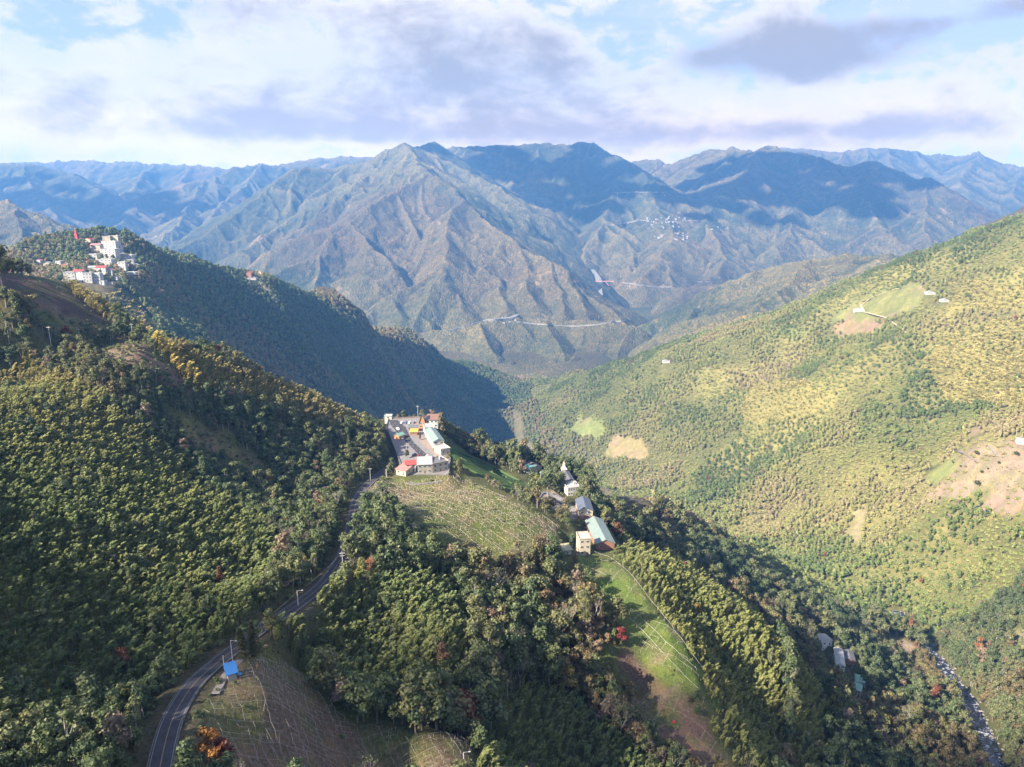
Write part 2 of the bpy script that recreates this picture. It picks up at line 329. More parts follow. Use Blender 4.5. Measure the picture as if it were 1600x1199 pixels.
# name, front edge pixels, a pixel the building runs back towards (or None: square to the front), depth, wall height, roof, wall colour, roof colour, label, options
BLD = [
 ('restaurant_house', (619,741), (634,744), None, 8, 3.2, 'shed', 'cream', 'pink', 'low cream house with a faded pink sloping roof beside the road bend', {}),
 ('red_roofed_house', (634,739), (650,738), None, 8, 5.6, 'gablex', 'white', 'red', 'white house under a bright red roof beside the long green roofed building', {}),
 ('roadside_shop', (653,741), (675,740), None, 12, 6.2, 'shed', 'beige', 'pale', 'beige building with a pale green metal roof at the near end of the car park', {'win': 3}),
 ('roadside_shop', (676,740), (701,734), None, 11, 6.0, 'flat', 'cream', 'greyr', 'cream building with a dark grey roof joined to the pale green roofed one', {'win': 3}),
 ('market_hall', (677,701), (693,697), (661,677), 30, 5.0, 'gable', 'white', 'palegreen', 'large market hall with a long pale green roof along the car park', {}),
 ('terrace_house', (689,713), (704,708), None, 11, 4.2, 'flat', 'cream', 'pale', 'small pale terrace house with a white flat roof below the market hall', {}),
 ('white_annex', (664,679), (676,678), None, 9, 5.0, 'flat', 'white', 'pale', 'white flat roofed annex behind the market hall', {'win': 3}),
 ('brown_roofed_house', (666,669), (684,669), None, 12, 6.5, 'shed', 'white', 'brown', 'white house under a brown rusted roof at the far end of the car park', {'win': 3}),
 ('viewpoint_pavilion', (655,670), (664,670), None, 7, 5.5, 'steep', 'orange', 'white', 'tall pavilion with a steep white roof and orange gable in the car park', {}),
 ('ticket_booth', (601,656), (612,656), None, 4, 2.6, 'flat', 'white', 'pale', 'small white roofed booth at the far left end of the car park', {'win': 1}),
 ('green_stall', (616,686), (624,688), None, 6, 2.8, 'gable', 'orange', 'green', 'small stall with a dark green roof on the left side of the car park', {'win': 1}),
 ('food_stall', (641,681), (652,681), None, 4.5, 2.6, 'shed', 'brick', 'yellow', 'food stall under a yellow canopy in the middle of the car park', {'win': 1}),
 ('food_stall', (639,675), (652,675), None, 4, 2.8, 'shed', 'brick', 'greyr', 'food stall under a slate blue canopy behind the yellow one', {'win': 1}),
 # hamlet on the spur
 ('farmhouse', (831,741), (846,738), None, 12, 4.5, 'gable', 'cream', 'greyr', 'farmhouse with a weathered grey roof, farthest of the spur hamlet', {}),
 ('teal_shed', (817,738), (830,741), None, 6, 3.0, 'shed', 'white', 'teal', 'small shed with a teal roof in front of the grey roofed farmhouse', {'win': 1}),
 ('small_white_house', (853,739), (866,738), None, 7, 3.6, 'gable', 'white', 'pale', 'small white house between the grey farmhouse and the church', {}),
 ('teal_shed', (842,749), (856,749), None, 6, 3.0, 'gable', 'white', 'palegreen', 'low shed with a pale turquoise roof beside the small white house', {'win': 1}),
 ('church', (884,765), (896,763), (873,746), 20, 6.5, 'gable', 'white', 'greyr', 'white church with a grey gabled nave and a pointed spire at its far end', {'spire': 1, 'win': 3}),
 ('church_hall', (887,776), (906,774), None, 11, 6.0, 'flat', 'white', 'pale', 'white flat roofed hall with a row of windows below the church', {'win': 5, 'rows': 2}),
 ('warehouse', (904,812), (924,809), (897,784), 19, 6.0, 'gable', 'cream', 'blue', 'warehouse with a slate blue roof over a brick base beyond the long barn', {'brick': 1}),
 ('long_barn', (932,861), (954,853), (913,820), 34, 4.6, 'gable', 'brick', 'palegreen', 'long barn with a curved looking pale roof and a brick near end', {'brick': 1}),
 ('cream_house', (905,869), (922,868), None, 9, 10.5, 'flat', 'cream', 'pale', 'tall cream three storey house at the top of the grassy spur', {'win': 2, 'rows': 3}),
 ('yellow_roofed_shed', (879,869), (893,867), None, 6, 2.8, 'shed', 'cream', 'yellowp', 'low shed with a pale yellow roof beside the tall cream house', {'win': 1}),
 # lower valley
 ('valley_house', (1210,917), (1228,917), None, 9, 3.5, 'gable', 'bright', 'blue', 'house with a dark slate roof, left of the two in the woods above the stream', {}),
 ('valley_house', (1239,919), (1256,918), None, 9, 3.8, 'gablex', 'bright', 'blue', 'house with a slate roof and white gable, right of the two in the woods', {}),
 ('white_farm', (1284,1011), (1300,1008), None, 8, 4.0, 'gable', 'bright', 'pale', 'white farm building with a pale roof at the top of the valley farm row', {}),
 ('long_white_farm', (1306,1049), (1319,1053), (1302,1020), 22, 5.5, 'gable', 'bright', 'pale', 'long white farm building with a pale roof in the middle of the valley row', {'win': 2, 'rows': 2}),
 ('brick_farm', (1320,1038), (1332,1036), (1316,1022), 12, 4.0, 'gable', 'brick', 'greyr', 'small brick farm building with a grey roof right of the long white one', {}),
 ('green_roofed_house', (1333,1087), (1346,1093), None, 9, 5.0, 'gablex', 'bright', 'green', 'white house with a green roof, lowest of the valley farm row', {'win': 2}),
 ('green_roofed_house', (1337,1073), (1352,1076), None, 9, 4.2, 'gablex', 'bright', 'green', 'house with a green roof just above the lowest one of the valley farm row', {'win': 2}),
 ('tarp_shed', (357,1066), (370,1062), None, 3.4, 2.2, 'shed', 'greyw', 'bluet', 'small hut under a bright blue roof beside the winding road', {'win': 0}),
 # sunny slope
 ('hillside_shed', (1333,487), (1350,488), None, 10, 4, 'gable', 'white', 'pale', 'white shed on the track below the terraced green fields', {'win': 1}),
 ('hillside_shed', (1449,461), (1462,461), None, 10, 4, 'gable', 'white', 'pale', 'white shed under the ridge right of the terraced fields', {'win': 1}),
 ('hillside_shed', (1472,473), (1483,473), None, 9, 4, 'gable', 'white', 'pale', 'small pale shed farthest right of the terraced fields', {'win': 1}),
 ('hillside_shed', (1036,568), (1047,568), None, 9, 4.5, 'gable', 'white', 'pale', 'lone white shed on the nose of the sunny slope above the gorge', {'win': 1}),
 ('hillside_house', (1588,694), (1612,697), None, 9, 4, 'shed', 'white', 'pale', 'pale roofed farm shed among bare poles in the pink clearing', {'win': 2}),
]
# hilltop village: left px, right px, base y, height px, roof, wall, roof colour
VILL = [(158,181,404,13,'flat','white','pale',4),(160,182,391,12,'flat','white','yellowp',4),(181,190,394,8,'flat','white','pale',2),(142,157,392,8,'gablex','cream','pink',3),
 (135,151,406,7,'flat','white','pale',3),(160,172,377,6,'flat','cream','pale',2),(172,185,377,7,'flat','cream','brown',2),(159,165,370,4,'flat','white','pale',1),(130,142,379,4,'gable','cream','red',1),
 (152,174,417,10,'flat','white','pale',4),(183,194,404,6,'flat','cream','pale',2),(194,207,408,8,'flat','white','pale',3),(184,196,420,9,'flat','white','blue',2),(196,208,416,8,'flat','white','greyr',3),(205,214,421,6,'gable','white','pale',1),
 (88,96,422,12,'flat','white','pale',2),(96,106,425,10,'flat','orange','pale',2),(80,90,420,5,'flat','white','pale',2),(68,77,417,5,'gable','cream','pale',1),(55,63,413,5,'gable','white','pink',1),
 (100,116,436,9,'flat','white','pale',3),(114,130,434,9,'gablex','white','red',3),(130,143,441,13,'flat','white','pale',3),(143,157,441,12,'flat','white','pale',5),(150,166,428,9,'gablex','white','red',3),(163,176,430,7,'gable','white','pink',2),
 (156,163,446,6,'flat','white','pale',1),(87,99,446,5,'flat','cream','pale',2),(99,109,450,6,'flat','white','pale',1),(126,133,419,5,'gable','cream','red',1),(137,151,425,6,'gablex','white','pale',2),(192,211,430,3,'flat','white','pale',1),
 (166,176,447,4,'flat','cream','pale',1),(174,184,438,4,'gable','white','greyr',1),(112,122,444,4,'flat','white','pale',1),
 (385,393,435,8,'gable','brick','red',1),(401,408,432,6,'gable','yellow','yellowp',1),(410,430,427,4,'flat','white','pale',2),(383,400,438,2.5,'flat','greyw','pale',1)]


def dist2d(a, b): return math.hypot(a[0] - b[0], a[1] - b[1])
PLOTS = []
_Z0 = _Z.copy(); LOTN = 13
for i, b in enumerate(BLD):
    mz = LOTZ if i < LOTN else hit((b[1][0] + b[2][0]) / 2, (b[1][1] + b[2][1]) / 2, _Z0)[2]
    A, B = PZ(*b[1], mz), PZ(*b[2], mz)
    if abs(A[1] - B[1]) > .6 * abs(B[0] - A[0]): B = (B[0], A[1] + .6 * abs(B[0] - A[0]) * (1 if B[1] > A[1] else -1), mz)
    z = (A[2] + B[2]) / 2; L = dist2d(A, B); ux, uy = (B[0] - A[0]) / L, (B[1] - A[1]) / L
    if b[3] is not None:
        C_ = PZ(*b[3], z); dx, dy = C_[0] - A[0], C_[1] - A[1]; n = math.hypot(dx, dy); dx, dy = dx / n, dy / n
        ux, uy = dy, -dx                      # square plan: the front turned square to the long side
    else: dx, dy = -uy, ux
    PLOTS.append(dict(A=(A[0], A[1], z), u=(ux, uy), d=(dx, dy), L=L, D=b[4], h=b[5], b=b, lot=i < LOTN))
for (x0, x1, yb, hp, roof, wc, rc, nw) in VILL:
    y_ = 1050 if x0 < 300 else 1400
    A, B = hit((x0 + x1) / 2, yb, _Z0, 0, y_ * .9), None; s_ = A[1] * 1.0 / FPX * 1.02; L = (x1 - x0) * s_
    PLOTS.append(dict(A=(A[0] - L / 2, A[1], A[2]), u=(1, random.uniform(-.12, .22)), d=(0, 1), L=L, D=min(16, max(9, L * .6)), h=hp * s_, b=('village_building', 0, 0, 0, 0, 0, roof, wc, rc, None, {'win': nw, 'rows': max(1, int(hp * s_ / 3.2))}), lot=False, px=(x0, x1, yb, hp)))
for p in PLOTS:
    ux, uy = p['u']; n = math.hypot(ux, uy); ux, uy = ux / n, uy / n; p['u'] = (ux, uy)
    if p['d'] == (0, 1): p['d'] = (-uy, ux)
    dx, dy = p['d']; p['c'] = (p['A'][0] + ux * p['L'] / 2 + dx * p['D'] / 2, p['A'][1] + uy * p['L'] / 2 + dy * p['D'] / 2)
    if p['lot']: continue
    m = (np.abs(_GXm - p['c'][0]) < 60) & (np.abs(_GYm - p['c'][1]) < 60)
    X_, Y_ = _GXm[m] - p['c'][0], _GYm[m] - p['c'][1]; a_ = np.abs(X_ * ux + Y_ * uy) - p['L'] / 2; b_ = np.abs(X_ * dx + Y_ * dy) - p['D'] / 2
    dd = np.maximum(a_, b_); k = np.clip((dd - 2) / 9, 0, 1); k = k * k * (3 - 2 * k); _Z[m] = p['A'][2] * (1 - k) + _Z[m] * k

carve(LANE, 3.0, 6); carve(TRACK, 2.5, 5); carve(ROAD, 3.6, 7); carve(STREAM, 5.8, 7)

# ------------------------------------------------------------------ mountains: ridge lines with falling spurs
def ridge(*pts, k=1.0): return [P(p[0], p[1], p[2] * k) for p in pts]


def seg_field(segs, X, Y, slope, floor, A, Yr):
    h = np.full(X.shape, -1e9); ya = Yr[:, 0]; aa = A[0]
    for (a, b, sl) in segs:
        r = (max(a[2], b[2]) - floor + 60) / (sl * slope) + 90
        j0, j1 = np.searchsorted(ya, (min(a[1], b[1]) - r, max(a[1], b[1]) + r)); ym = max(ya[0], min(a[1], b[1]) - r, 500)
        lo, hi = min(a[0], b[0]) - r, max(a[0], b[0]) + r
        i0, i1 = np.searchsorted(aa, (min(lo / ym, lo / (ym + 2 * r + 1000)), max(hi / ym, hi / (ym + 2 * r + 1000))))
        if j1 <= j0 or i1 <= i0: continue
        Xs, Ys = X[j0:j1, i0:i1], Y[j0:j1, i0:i1]
        dx, dy = b[0] - a[0], b[1] - a[1]; L = dx * dx + dy * dy + 1e-9
        t = np.clip(((Xs - a[0]) * dx + (Ys - a[1]) * dy) / L, 0, 1)
        d = np.hypot(Xs - a[0] - t * dx, Ys - a[1] - t * dy); hs = h[j0:j1, i0:i1]
        np.maximum(hs, a[2] + t * (b[2] - a[2]) - sl * slope * d, out=hs)
    return h


def spurs(line, rng, every, depth=1, zmin=40.0, drop=0.42):
    """side ridges leaving a ridge line on both sides and falling to the valleys"""
    out = []; d = densify(line, 30.0); acc = 0
    for i in range(1, len(d) - 1):
        acc += math.dist(d[i][:2], d[i - 1][:2])
        if acc < every * rng.uniform(.7, 1.3): continue
        acc = 0; tx, ty = d[i + 1][0] - d[i - 1][0], d[i + 1][1] - d[i - 1][1]; n = math.hypot(tx, ty) + 1e-6
        dz = (d[i + 1][2] - d[i - 1][2]); fwd = -0.6 if dz > 0 else 0.6
        for side in (-1, 1):
            if rng.random() < 0.12: continue
            a = math.atan2(side * tx / n + fwd * ty / n, -side * ty / n + fwd * tx / n) + rng.uniform(-.35, .35)
            p = d[i]; pts = [p]; L = rng.uniform(.55, 1.0) * (p[2] - zmin) / drop
            L = min(L, 2200 if depth == 1 else 700) * (1 if depth == 1 else .8); k = 6; z = p[2]
            for s_ in range(1, k + 1):
                a += rng.uniform(-.22, .22); st = L / k; z -= st * drop * rng.uniform(.7, 1.3)
                p = (p[0] + math.cos(a) * st, p[1] + math.sin(a) * st, z); pts.append(p)
            out.append(pts)
    return out


MASSIFS = []
def massif(name, lines, y0, y1, u0, u1, rows, cols, slope=.62, every=420, seed=1, sub=True, floor=0.0, drop=.42, amp=1.0, quiet=()):
    rng = random.Random(seed); L1 = []
    for l in lines: L1 += spurs(l, rng, every, 1, floor + 60, drop)
    if name == 'central_mountain':       # the steep ravine east of this mountain stays open
        L1 = [[q for q in l if not (q[0] > 60 and q[1] > 3950)] for l in L1]; L1 = [l for l in L1 if len(l) > 1]
    L2 = []
    if sub:
        for l in L1 + lines: L2 += spurs(l, rng, every * .75, 2, floor + 60, drop * 1.1)
    lines = lines + list(quiet)
    segs = [(a, b, 1.0) for l in lines for a, b in zip(l[:-1], l[1:])] + [(a, b, 1.12) for l in L1 for a, b in zip(l[:-1], l[1:])] \
        + [(a, b, 1.25) for l in L2 for a, b in zip(l[:-1], l[1:])]
    a0 = (u0 - 800) / FPX; a1 = (u1 - 800) / FPX
    A, Yr = np.meshgrid(np.linspace(a0, a1, cols), np.exp(np.linspace(math.log(y0), math.log(y1), rows)))
    X = A * Yr; Y = Yr
    sc = (y0 + y1) / 2 / 5000
    wx = fbm(X, Y, 330, 3, seed) * 60; wy = fbm(X, Y, 330, 3, seed + 3) * 60
    h = seg_field(segs, X + wx, Y + wy, slope, floor, A, Yr)
    rel = np.clip((h - floor) / 300, 0, 1)
    h = h + (fbm(X + wx, Y + wy, 240, 5, seed + 5, .55, True) - .35) * 30 * rel * amp + fbm(X, Y, 70, 4, seed + 9, .6) * 11 * amp
    edge = np.minimum(np.minimum(A - a0, a1 - A) * 30, 1)
    h = np.maximum(h, floor - 60)
    return name, X, Y, h, floor


MASSIF_SPECS = [
 dict(name='central_mountain', y0=2750, y1=7000, u0=180, u1=1060, rows=420, cols=560, seed=21, floor=30, every=560, lines=[
   ridge((692,232,6500),(677,222,6250),(660,227,6100),(632,222,6000),(600,236,5950),(565,252,5900),(520,262,5850),(486,260,5800),(456,264,5700),(430,282,5500),(400,305,5300),(340,350,4900),(290,380,4600),(250,400,4300)),
   ridge((632,222,6000),(645,245,5500),(650,258,5200),(692,282,4950),(737,324,4620),(775,354,4350),(812,380,4180)),
   ridge((650,258,5200),(640,300,4850),(622,350,4450),(605,400,4150),(600,440,3900),(630,490,3450)),
   ridge((662,270,5100),(672,330,4600),(692,380,4250),(702,430,3920),(730,480,3520)),
   ridge((737,324,4620),(745,370,4320),(765,420,4000),(795,478,3520)),
   ridge((812,380,4180),(818,420,3900),(835,470,3550)),
   ridge((650,262,5180),(600,290,5000),(560,330,4800),(500,370,4550),(440,410,4250),(400,450,3900)),
   ridge((645,245,5500),(560,275,5300),(500,310,5100),(440,350,4850),(380,390,4500)),
   ridge((660,520,3300),(720,512,3300),(800,497,3350),(900,500,3350),(985,508,3230)),
   ridge((760,505,3280),(770,550,3050),(790,585,2900)), ridge((860,503,3300),(880,545,3050),(890,580,2900)), ridge((985,508,3230),(975,545,3050),(960,578,2880))], quiet=[ridge((812,380,4180),(835,397,4080),(850,404,3980),(884,425,3850),(925,463,3680),(962,486,3520),(985,518,3350)),ridge((850,404,3980),(875,450,3700),(885,490,3450)),ridge((884,425,3850),(905,465,3600),(920,500,3400))]),
 dict(name='village_mountain', y0=3900, y1=8000, u0=640, u1=1330, rows=330, cols=400, seed=33, floor=60, every=620, lines=[
   ridge((660,240,7200),(692,232,7000),(760,226,7100),(850,223,7200),(917,222,7200),(938,227,7050),(960,238,6900),(981,252,6700),(1010,275,6300),(1040,300,5950),(1100,345,5500),(1160,375,5300),(1228,405,5050)),
   ridge((981,252,6700),(960,300,5950),(940,340,5500),(915,385,5100),(915,425,4750)),
   ridge((1010,275,6300),(1020,303,5900),(1040,345,5350),(1060,375,5000),(1035,400,4750),(990,435,4480)),
   ridge((1100,345,5500),(1110,370,5150),(1135,400,4850),(1125,430,4550),(1060,452,4300)),
   ridge((917,222,7200),(880,260,6700),(850,300,6300),(850,350,5800)), ridge((800,225,7150),(805,290,6450),(850,340,5900)),
   ridge((1030,445,4450),(1080,450,4350),(1160,440,4400)), ridge((1060,460,4200),(1020,490,4000))]),
 dict(name='blue_mountain', y0=4704, y1=9072, u0=930, u1=1640, rows=260, cols=420, seed=41, floor=120, every=760, lines=[
   ridge((940,262,10500),(985,252,10000),(1025,250,9800),(1052,257,9600),(1080,242,9500),(1110,234,9200),(1150,230,9000),(1185,234,8700),(1200,225,8500),(1220,233,8350),(1280,245,8000),(1325,257,7700),(1365,252,7500),(1395,267,7350),(1430,280,7150),(1460,281,7000),(1490,300,6800),(1535,340,6500),(1560,365,6300), k=0.84),
   ridge((1200,225,8500),(1160,270,7700),(1120,310,7000),(1100,340,6500), k=0.84), ridge((1280,245,8000),(1250,300,7200),(1235,350,6500),(1210,385,6000), k=0.84),
   ridge((1365,252,7500),(1350,305,6850),(1370,350,6350),(1400,372,6000), k=0.84), ridge((1150,230,9000),(1100,280,8200),(1060,310,7600), k=0.84)]),
 dict(name='far_ridge', y0=6460, y1=10260, u0=1180, u1=1760, rows=150, cols=300, seed=52, floor=200, every=900, lines=[
   ridge((1200,232,12500),(1230,230,12300),(1280,235,12200),(1310,238,12000),(1345,231,12000),(1385,229,12000),(1420,236,12000),(1450,241,11900),(1500,243,11600),(1518,240,11500),(1529,236,11500),(1540,245,11400),(1550,256,11300),(1572,254,11200),(1600,262,11000),(1680,280,10500), k=0.76),
   ridge((1385,229,12000),(1400,270,10500),(1440,300,9500), k=0.76), ridge((1529,236,11500),(1500,285,10000),(1520,320,9200), k=0.76), ridge((1600,262,11000),(1580,300,9600), k=0.76)]),
 dict(name='right_foothills', y0=2100, y1=4600, u0=960, u1=1780, rows=300, cols=420, seed=63, floor=30, every=380, drop=.4, lines=[
   ridge((1760,250,2700),(1680,285,2750),(1600,320,2800),(1540,352,2900),(1500,375,3000),(1400,393,3200),(1280,401,3400),(1200,416,3600),(1120,446,3700),(1050,482,3800),(1020,512,3750)),
   ridge((1700,330,2000),(1600,350,2200),(1520,385,2300),(1450,412,2350),(1300,458,2500),(1200,490,2600),(1130,503,2620),(1070,542,2620),(1010,575,2620)),
   ridge((1280,401,3400),(1240,440,3150),(1180,475,3000),(1090,500,3000)), ridge((1400,393,3200),(1360,430,2900),(1300,450,2750)), ridge((1120,446,3700),(1080,490,3300),(1030,530,3050))]),
 dict(name='west_mountain', y0=4200, y1=8600, u0=60, u1=640, rows=260, cols=360, seed=71, floor=60, every=620, lines=[
   ridge((120,372,5700),(135,357,6000),(165,330,6200),(200,310,6500),(230,302,6650),(260,295,6800),(290,287,6950),(320,280,7100),(345,270,7250),(370,260,7400),(410,255,7600),(440,257,7700),(480,256,7800),(560,262,8000)),
   ridge((320,280,7100),(300,320,6300),(270,350,5700),(230,385,5100)), ridge((410,255,7600),(370,300,6700),(330,335,6100)), ridge((230,302,6650),(200,340,5900),(170,370,5400))]),
 dict(name='dark_mountain', y0=5000, y1=8800, u0=-180, u1=330, rows=180, cols=300, seed=82, floor=100, every=500, lines=[
   ridge((-160,250,7600),(-60,256,7500),(0,255,7400),(40,258,7300),(80,262,7200),(110,268,7100),(150,292,6900),(190,312,6600),(215,335,6300)),
   ridge((40,258,7300),(60,300,6500),(90,340,5800)), ridge((-60,256,7500),(0,300,6500),(20,340,5800))]),
 dict(name='distant_range', y0=6660, y1=9990, u0=-100, u1=700, rows=120, cols=340, seed=93, floor=200, every=900, lines=[
   ridge((-80,260,12500),(60,253,12500),(120,251,12300),(170,251,12000),(240,256,11500),(300,258,11200),(350,262,11000),(420,262,10800),(480,250,10800),(520,245,10700),(560,243,10600),(620,246,10500),(680,250,10500), k=0.74),
   ridge((240,256,11500),(210,290,10000),(190,310,9300), k=0.74)]),
 dict(name='west_hill', y0=2500, y1=4300, u0=-260, u1=220, rows=170, cols=260, seed=97, floor=120, every=380, lines=[
   ridge((-220,290,3600),(-80,305,3500),(0,312,3500),(20,318,3450),(45,328,3400),(70,340,3300),(100,356,3150),(135,385,2950)),
   ridge((20,318,3450),(30,350,3050),(20,380,2800)), ridge((70,340,3300),(80,370,3000))]),
]

# ------------------------------------------------------------------ materials
MATS = {}
def material(name):
    m = bpy.data.materials.new(name); m.use_nodes = True; m.node_tree.nodes.clear(); t = NT(m.node_tree)
    b = t.add('ShaderNodeBsdfPrincipled'); t.l.new(b.outputs[0], t.add('ShaderNodeOutputMaterial').inputs[0]); MATS[name] = m
    return m, t, b


def plain(name, col, rough=.8, var=.12, sc=1.2, metal=0.0, bump=0.0):
    m, t, b = material(name)
    pos = t.add('ShaderNodeTexCoord').outputs['Object']
    n = t.noise(pos, sc, 5, .6); n2 = t.noise(pos, sc * 9, 3, .6)
    f = t.mrange(t.math('ADD', t.math('MULTIPLY', n, .7), t.math('MULTIPLY', n2, .3)), .3, .7)
    c = t.mix(f, tuple(x * (1 - var * 1.3) for x in col) + (1,), tuple(min(1, x * (1 + var)) for x in col) + (1,))
    t.l.new(c, b.inputs['Base Color']); b.inputs['Roughness'].default_value = rough; b.inputs['Metallic'].default_value = metal
    if bump:
        bm = t.add('ShaderNodeBump', ins={'Strength': bump, 'Distance': .1, 'Height': n2}); t.l.new(bm.outputs[0], b.inputs['Normal'])
    return m


def build_grid(name, X, Y, Z, keep=None, col=None, mat=None, smooth_=True):
    ny, nx = X.shape; idx = np.arange(ny * nx).reshape(ny, nx)
    f = np.stack([idx[:-1, :-1], idx[:-1, 1:], idx[1:, 1:], idx[1:, :-1]], -1).reshape(-1, 4)
    if keep is not None: f = f[keep[:-1, :-1].ravel()]
    used = np.zeros(ny * nx, bool); used[f.ravel()] = True; remap = np.cumsum(used) - 1
    co = np.stack([X, Y, Z], -1).reshape(-1, 3)[used]; f = remap[f]
    me = bpy.data.meshes.new(name); me.vertices.add(len(co)); me.vertices.foreach_set('co', co.ravel().astype(np.float32))
    me.loops.add(len(f) * 4); me.loops.foreach_set('vertex_index', f.ravel().astype(np.int32))
    me.polygons.add(len(f)); me.polygons.foreach_set('loop_start', np.arange(len(f), dtype=np.int32) * 4)
    me.polygons.foreach_set('use_smooth', np.full(len(f), smooth_, bool))
    me.update(); me.validate()
    if col is not None:
        a = me.color_attributes.new('cover', 'FLOAT_COLOR', 'POINT')
        c = np.concatenate([col.reshape(-1, 3)[used], np.ones((used.sum(), 1))], 1); a.data.foreach_set('color', c.ravel().astype(np.float32))
    o = bpy.data.objects.new(name, me); COL.objects.link(o)
    if mat: me.materials.append(mat)
    return o


# ground: the colour of what grows there comes from the cover attribute, grain from noise
def ground_material(name, fine, bumpd, forest=False):
    m, t, b = material(name)
    pos = t.add('ShaderNodeNewGeometry').outputs['Position']
    base = t.add('ShaderNodeVertexColor', layer_name='cover').outputs[0]
    n1 = t.noise(pos, fine, 6, .65); n2 = t.noise(pos, fine * .12, 5, .6)
    v = t.add('ShaderNodeTexVoronoi', feature='F1', ins={'Vector': pos, 'Scale': fine * 1.4, 'Randomness': 1.0})
    crown = v.outputs['Distance']; vc = t.add('ShaderNodeSeparateColor', ins={0: v.outputs['Color']})
    c = t.mix(t.mrange(n1, .36, .64, 0, .8), base, t.mix(1.0, base, (.5, .45, .42, 1), 'MULTIPLY'))
    c = t.mix(t.mrange(n2, .45, .7, 0, .5), c, t.mix(1.0, base, (1.5, 1.25, .95, 1), 'MULTIPLY'))
    if forest:
        c = t.mix(t.mrange(vc.outputs[0], .45, 1.0, 0, .85), c, t.mix(1.0, base, (1.45, 1.15, .9, 1), 'MULTIPLY'))
        c = t.mix(t.mrange(vc.outputs[1], .45, .9, 0, .95), c, t.mix(1.0, base, (.5, .62, .55, 1), 'MULTIPLY'))
    t.l.new(c, b.inputs['Base Color']); b.inputs['Roughness'].default_value = .95
    b.inputs['Specular IOR Level'].default_value = .1
    hgt = t.math('ADD', t.math('MULTIPLY', n1, .6), t.math('MULTIPLY', crown, -1.0)) if forest else n1
    bm = t.add('ShaderNodeBump', ins={'Strength': 1.0, 'Distance': bumpd, 'Height': hgt}); t.l.new(bm.outputs[0], b.inputs['Normal'])
    return m


near_ground_m = ground_material('near_ground', .9, .5)
mountain_m = ground_material('mountain_cover', .10, 4.6, True)
farmount_m = ground_material('far_mountain_cover', .075, 6.5, True)


def lerp(a, b, k): return a + (b - a) * k[..., None]
def cover_mountain(X, Y, Z, floor, seed, tone=(1, 1, 1)):
    gyd, gxd = np.gradient(Z); lap = np.zeros_like(Z)
    sm = Z.copy()
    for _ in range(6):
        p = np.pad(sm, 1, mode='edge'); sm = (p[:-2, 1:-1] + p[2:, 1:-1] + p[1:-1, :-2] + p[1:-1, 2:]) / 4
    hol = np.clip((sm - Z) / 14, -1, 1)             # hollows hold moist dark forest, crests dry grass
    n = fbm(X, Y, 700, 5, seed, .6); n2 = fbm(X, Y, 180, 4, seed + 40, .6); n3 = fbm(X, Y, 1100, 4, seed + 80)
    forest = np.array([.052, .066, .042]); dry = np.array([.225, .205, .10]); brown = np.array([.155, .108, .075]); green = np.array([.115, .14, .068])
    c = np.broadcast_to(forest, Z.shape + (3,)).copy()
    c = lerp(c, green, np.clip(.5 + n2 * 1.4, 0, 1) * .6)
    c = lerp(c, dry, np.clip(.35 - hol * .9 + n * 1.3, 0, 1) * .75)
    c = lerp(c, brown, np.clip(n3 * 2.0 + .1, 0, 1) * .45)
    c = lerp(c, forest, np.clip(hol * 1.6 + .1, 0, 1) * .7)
    sc_ = fbm(X, Y, 95, 4, seed + 120, .6, True) * .6 + n2 * .6 - hol * .2; c = lerp(c, np.array([.30, .25, .19]), np.clip((sc_ - .52) * 4, 0, .8))
    return c * np.array(tone) * np.array([.80, .74, .70])


mountains = []
for sp in MASSIF_SPECS:
    name, X, Y, Z, fl = massif(**sp)
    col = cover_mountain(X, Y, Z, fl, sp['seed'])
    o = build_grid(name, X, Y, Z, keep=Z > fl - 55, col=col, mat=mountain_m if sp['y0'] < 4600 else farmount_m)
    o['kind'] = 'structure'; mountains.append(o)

# valley floor between the mountains
_A, _Yv = np.meshgrid(np.linspace(-1.1, 1.1, 90), np.exp(np.linspace(math.log(2500), math.log(10200), 90)))
_Zv = 50 + (_Yv - 2900) * .045 + fbm(_A * _Yv, _Yv, 300, 3, 3) * 6
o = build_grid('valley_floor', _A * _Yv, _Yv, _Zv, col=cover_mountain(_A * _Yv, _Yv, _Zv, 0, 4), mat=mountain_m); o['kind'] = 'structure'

# ------------------------------------------------------------------ vegetation zones, drawn on the ground
def zone(pts, grid=None, lift=0.0): return [hit(u, v, grid, lift) for u, v in pts]
Z_FIELD = zone([(618,752),(660,752),(705,742),(740,752),(790,780),(840,805),(874,822),(868,842),(835,850),(800,868),(760,880),(712,880),(690,850),(672,826),(640,800),(590,782),(570,772),(585,758)])
Z_SPUR = zone([(900,872),(930,866),(955,878),(990,905),(1030,960),(1070,1010),(1096,1050),(1088,1080),(1062,1082),(1030,1060),(1000,1030),(985,1000),(960,960),(925,915)])
Z_BROWN = zone([(958,1030),(985,1020),(1010,1045),(1045,1080),(1080,1110),(1120,1160),(1145,1199),(1090,1199),(1040,1165),(1010,1140),(1000,1095),(975,1070)])
Z_LOW = zone([(310,1150),(335,1080),(372,1058),(400,1030),(425,1020),(460,1045),(500,1080),(530,1120),(560,1140),(610,1140),(650,1155),(700,1150),(735,1165),(735,1215),(300,1215)])
Z_TERR = zone([(690,700),(720,702),(760,725),(800,745),(832,765),(800,768),(770,752),(735,735),(700,720)])
Z_CLEAR = zone([(262,640),(300,655),(360,685),(415,720),(440,750),(400,756),(350,725),(300,700)])
Z_PLOW = zone([(140,545),(205,535),(240,552),(290,592),(300,620),(260,600),(215,585),(165,565)])
Z_LEFT = zone([(-60,426),(20,428),(60,436),(120,456),(170,480),(185,500),(170,512),(110,500),(60,485),(20,470),(-60,470)])
